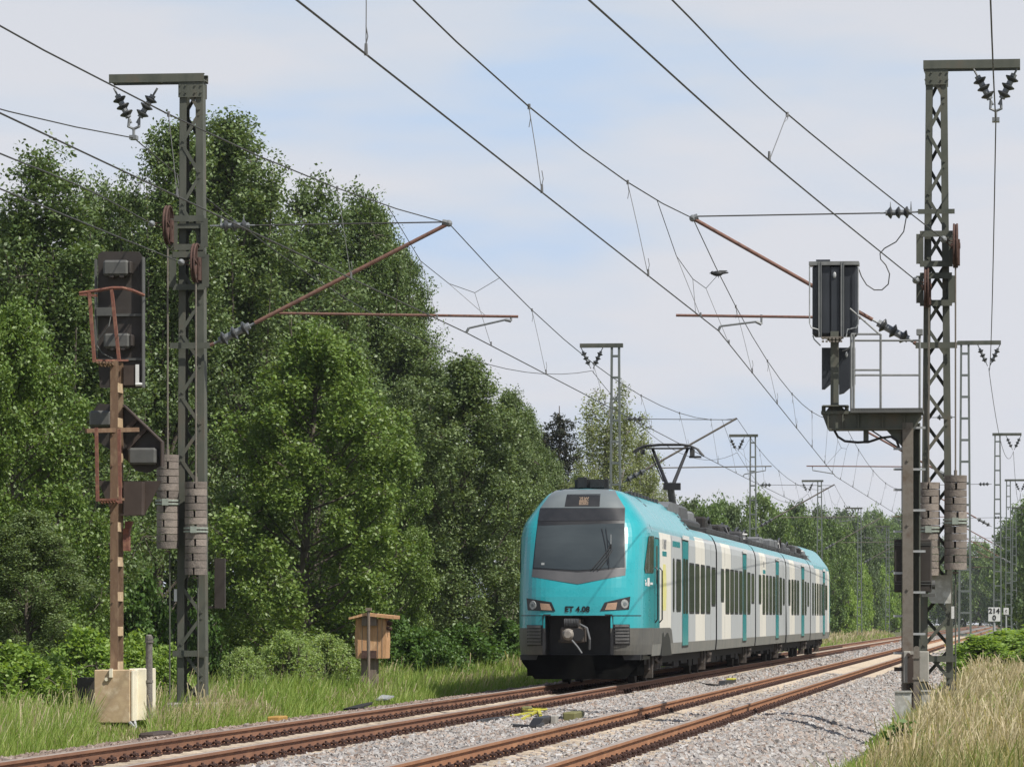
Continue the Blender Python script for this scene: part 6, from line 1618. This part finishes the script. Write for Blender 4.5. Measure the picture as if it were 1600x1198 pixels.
for i, (px, top, hw, lab) in enumerate([(20, 640, 110, 'dark thicket tree deep in the shade behind the rusty signal\'s left side'), (150, 600, 110, 'dark thicket tree deep in the shade behind the rusty signal post'), (265, 620, 100, 'dark thicket tree deep in the shade behind the weight stacks'), (370, 600, 100, 'dark thicket tree deep in the shade right of the weight stacks'), (470, 600, 90, 'dark thicket tree deep in the shade behind the broad maple'), (570, 620, 80, 'dark thicket tree deep in the shade behind the wooden box'), (660, 640, 70, 'dark thicket tree deep in the shade left of the train')]):
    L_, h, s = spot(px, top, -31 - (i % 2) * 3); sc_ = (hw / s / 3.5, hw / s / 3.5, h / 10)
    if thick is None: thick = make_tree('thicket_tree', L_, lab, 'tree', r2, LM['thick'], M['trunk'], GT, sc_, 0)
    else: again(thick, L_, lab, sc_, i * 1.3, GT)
for i, (px, top, hw, lab) in enumerate([(60, 860, 60, 'shaded low bush under the aspens left of the rusty signal'), (215, 880, 60, 'shaded low bush under the aspens right of the rusty signal'), (330, 900, 50, 'shaded low bush under the aspens right of the left lattice mast'), (400, 915, 50, 'shaded low bush under the broad maple')]):
    L_, h, s = spot(px, top, -23); L_.z = -.45; again(b3, L_, lab, (hw / s / rb2, hw / s / rb2, h / hb2), i * 1.3, GBR)
# a wood out on the right, mirrored in the side of the train
Vw, Fw, nb = [], [], 0
rr = random.Random(8)
_, v0, f0 = tree_data(63, 10, 3.6, RND, 30, up=.6, clump=.9, nleaf=22, lsize=.6, twigs=6, bough=1.2)
for Y in range(150, 900, 22):
    X = 16 + rr.uniform(0, 8) + max(0, (Y - 300)) * .02; k = rr.uniform(.9, 1.5); a = rr.uniform(0, 6.28)
    v = v0.copy() * np.array([k * 1.15, k * 1.15, k * rr.uniform(.9, 1.3)]); x, y = v[:, 0].copy(), v[:, 1].copy()
    v[:, 0] = x * math.cos(a) - y * math.sin(a) + X; v[:, 1] = x * math.sin(a) + y * math.cos(a) + Y; v[:, 2] += GZ
    Vw.append(v); Fw.append(f0 + nb); nb += len(v)
npmesh('woodland', np.concatenate(Vw), np.concatenate(Fw), LM['fardark'], kind='stuff', label='far-off wood standing right of the railway line', cat='woodland')

# hedge right of the kilometre sign
GH = 'bright green hedge shrubs behind the dry grass at right'
for i, (X, Y, sx, h, lab) in enumerate([(-1.35, 118, 1.0, 1.16, 'bright hedge shrub touching the foot of the first batten mast'), (-.75, 122, 1.3, 1.29, 'bright hedge shrub below the kilometre sign, left half'), (.05, 120, 1.3, 1.33, 'bright hedge shrub below and right of the kilometre sign'), (.5, 128, 1.4, 1.50, 'taller bright hedge shrub behind the others'), (.75, 117, 1.2, 1.29, 'bright hedge shrub at the right edge of the photo'), (-.5, 132, 1.2, 1.29, 'bright hedge shrub standing behind the sign post')]):
    again(b1, Vector((X, Y, -.2)), lab, (sx / rb, sx / rb, h / hb), i * 1.1, GH)
L_ = onD(1412, 1180, 50.0); L_.z = -.35
od = tree_data(71, .62, .26, BSH, 14, up=.9, clump=.10, nleaf=9, lsize=.085, twigs=4, bough=.1, trunk=.012, tz=.2, inner=.3)
make_tree('oak_sapling', L_, 'small dark green sapling in the dry grass at the bottom right', 'sapling', od, LM['bramble'], M['trunk'])

# grass
def grass(name, regs, mats, label):
    Vs, Fs, ms, nb = [], [], [], 0
    r = np.random.default_rng(len(name) * 7 + 3)
    px_ = np.array([p[0] for p in prof]); pz_ = np.array([p[1] for p in prof])
    for (x0, x1, y0, y1, n, h0, h1, wd, mi, lean) in regs:
        x = r.uniform(x0, x1, n); y = y0 * (y1 / y0) ** r.uniform(0, 1, n); z = np.interp(x, px_, pz_)
        patch = .5 + .5 * np.sin(x * 2.1 + np.sin(y * .45) * 2) * np.sin(y * .6 + 1.3 * np.sin(x * 1.7))
        patch2 = .5 + .25 * np.sin(x * 3.3 + 1.7 * np.sin(y * .31 + x)) + .25 * np.sin(y * .37 + 2.2 * np.sin(x * 1.1 + y * .11))
        h = r.uniform(h0, h1, n) * (.6 + .5 * patch) * np.where(r.uniform(size=n) < .08, 1.25, 1)
        edge = np.clip(np.minimum(x - x0 - .35 * patch2, x1 - x + .3) / .7, .0, 1); h *= edge
        if mi == 1: h *= np.where(patch2 + r.uniform(-.25, .25, n) > .38, 1, .02)
        if mi == 2: h *= np.where(patch2 + r.uniform(-.15, .15, n) < .40, 1, .02)
        u_ = HX + F * (x * CT + y * ST) / (y * CT - x * ST); h *= np.where((u_ > 141) & (u_ < 234) & (y > 60) & (y < 69), .32, 1)
        w_ = wd * r.uniform(.6, 1.4, n) * np.clip(y / 55, 1, 4)
        az = r.uniform(0, 6.28, n); tx, ty = np.cos(az), np.sin(az)
        la = r.uniform(0, lean, n) * h; ld = r.uniform(0, 6.28, n); lx, ly = np.cos(ld) * la + .12 * h, np.sin(ld) * la
        B = np.stack([x, y, z - .02], -1); Mx = np.stack([x + lx * .35, y + ly * .35, z + h * .55], -1); T = np.stack([x + lx, y + ly, z + h], -1)
        W = np.stack([tx * w_ / 2, ty * w_ / 2, np.zeros(n)], -1)
        head = (mi == 1)
        k = 1.5 if head else .8; kt = .9 if head else .12
        V = np.stack([B - W * .8, B + W * .8, Mx - W * (.55 if head else k), Mx + W * (.55 if head else k), T - W * kt, T + W * kt], 1)
        f = np.array([(0, 1, 3, 2), (2, 3, 5, 4)])
        Vs.append(V.reshape(-1, 3)); Fs.append((np.arange(n)[:, None, None] * 6 + f[None]).reshape(-1, 4) + nb); ms.append(np.full(n * 2, mi)); nb += n * 6
    npmesh(name, np.concatenate(Vs), np.concatenate(Fs), mats, mi=np.concatenate(ms), kind='stuff', label=label, cat='grass')
GM = leafmat('green_grass_blade', (.17, .27, .045), (.25, .35, .075), (.36, .41, .13), trans=.35, rough=.6)
GMs = leafmat('straw_grass_stalk', (.38, .31, .19), (.50, .42, .27), (.60, .53, .37), trans=.3, rough=.7)
GMr = leafmat('drying_grass_blade', (.19, .23, .075), (.33, .31, .14), (.46, .40, .22), trans=.33, rough=.65)
grass('left_grass', [(-17.5, -12.75, 40, 150, 105000, .24, .54, .013, 0, .6), (-17.0, -14.6, 40, 120, 6500, .45, .78, .011, 1, .45), (-14.6, -12.9, 40, 120, 6000, .35, .66, .010, 1, .45), (-17.5, -13.2, 60, 130, 22000, .40, .80, .016, 0, .5), (-16.5, -13.0, 63, 76, 3500, .5, .8, .010, 1, .4), (-24, -12.6, 120, 420, 26000, .35, .6, .02, 0, .5), (-16, -12.8, 120, 420, 9000, .5, .8, .016, 1, .4), (-30, -17, 40, 130, 16000, .2, .5, .03, 0, .6)], [GM, GMs, GM, GMr], 'green grass with pale seed heads along the left trackside')
grass('right_grass', [(-2.5, 3.2, 40, 150, 62000, .22, .50, .013, 0, .7), (-2.3, 3.2, 42, 150, 46000, .30, .70, .0115, 1, .6), (-2.7, 3, 42, 120, 30000, .25, .52, .022, 2, .8), (-2.6, 2, 130, 420, 12000, .3, .6, .02, 0, .5), (-2.4, 1.5, 40, 75, 8000, .2, .45, .02, 2, .6)], [GMr, GMs, GM], 'tall dry straw coloured grass on the right trackside')

# ------------------------------------------------------------------ thin summer haze
hm_ = bpy.data.materials.new('thin_haze'); hm_.use_nodes = True; ntz = hm_.node_tree
for n_ in list(ntz.nodes):
    if n_.type == 'BSDF_PRINCIPLED': ntz.nodes.remove(n_)
pv = ntz.nodes.new('ShaderNodeVolumePrincipled'); pv.inputs['Color'].default_value = (.86, .90, .97, 1); pv.inputs['Density'].default_value = .0001; pv.inputs['Anisotropy'].default_value = .2
ntz.links.new(pv.outputs[0], [n_ for n_ in ntz.nodes if n_.type == 'OUTPUT_MATERIAL'][0].inputs['Volume'])
b = MB(); b.bx(-760, 760, -160, 1260, -2, 32); b.build('haze', hm_, kind='stuff', label='thin pale summer haze over the railway', cat='haze')
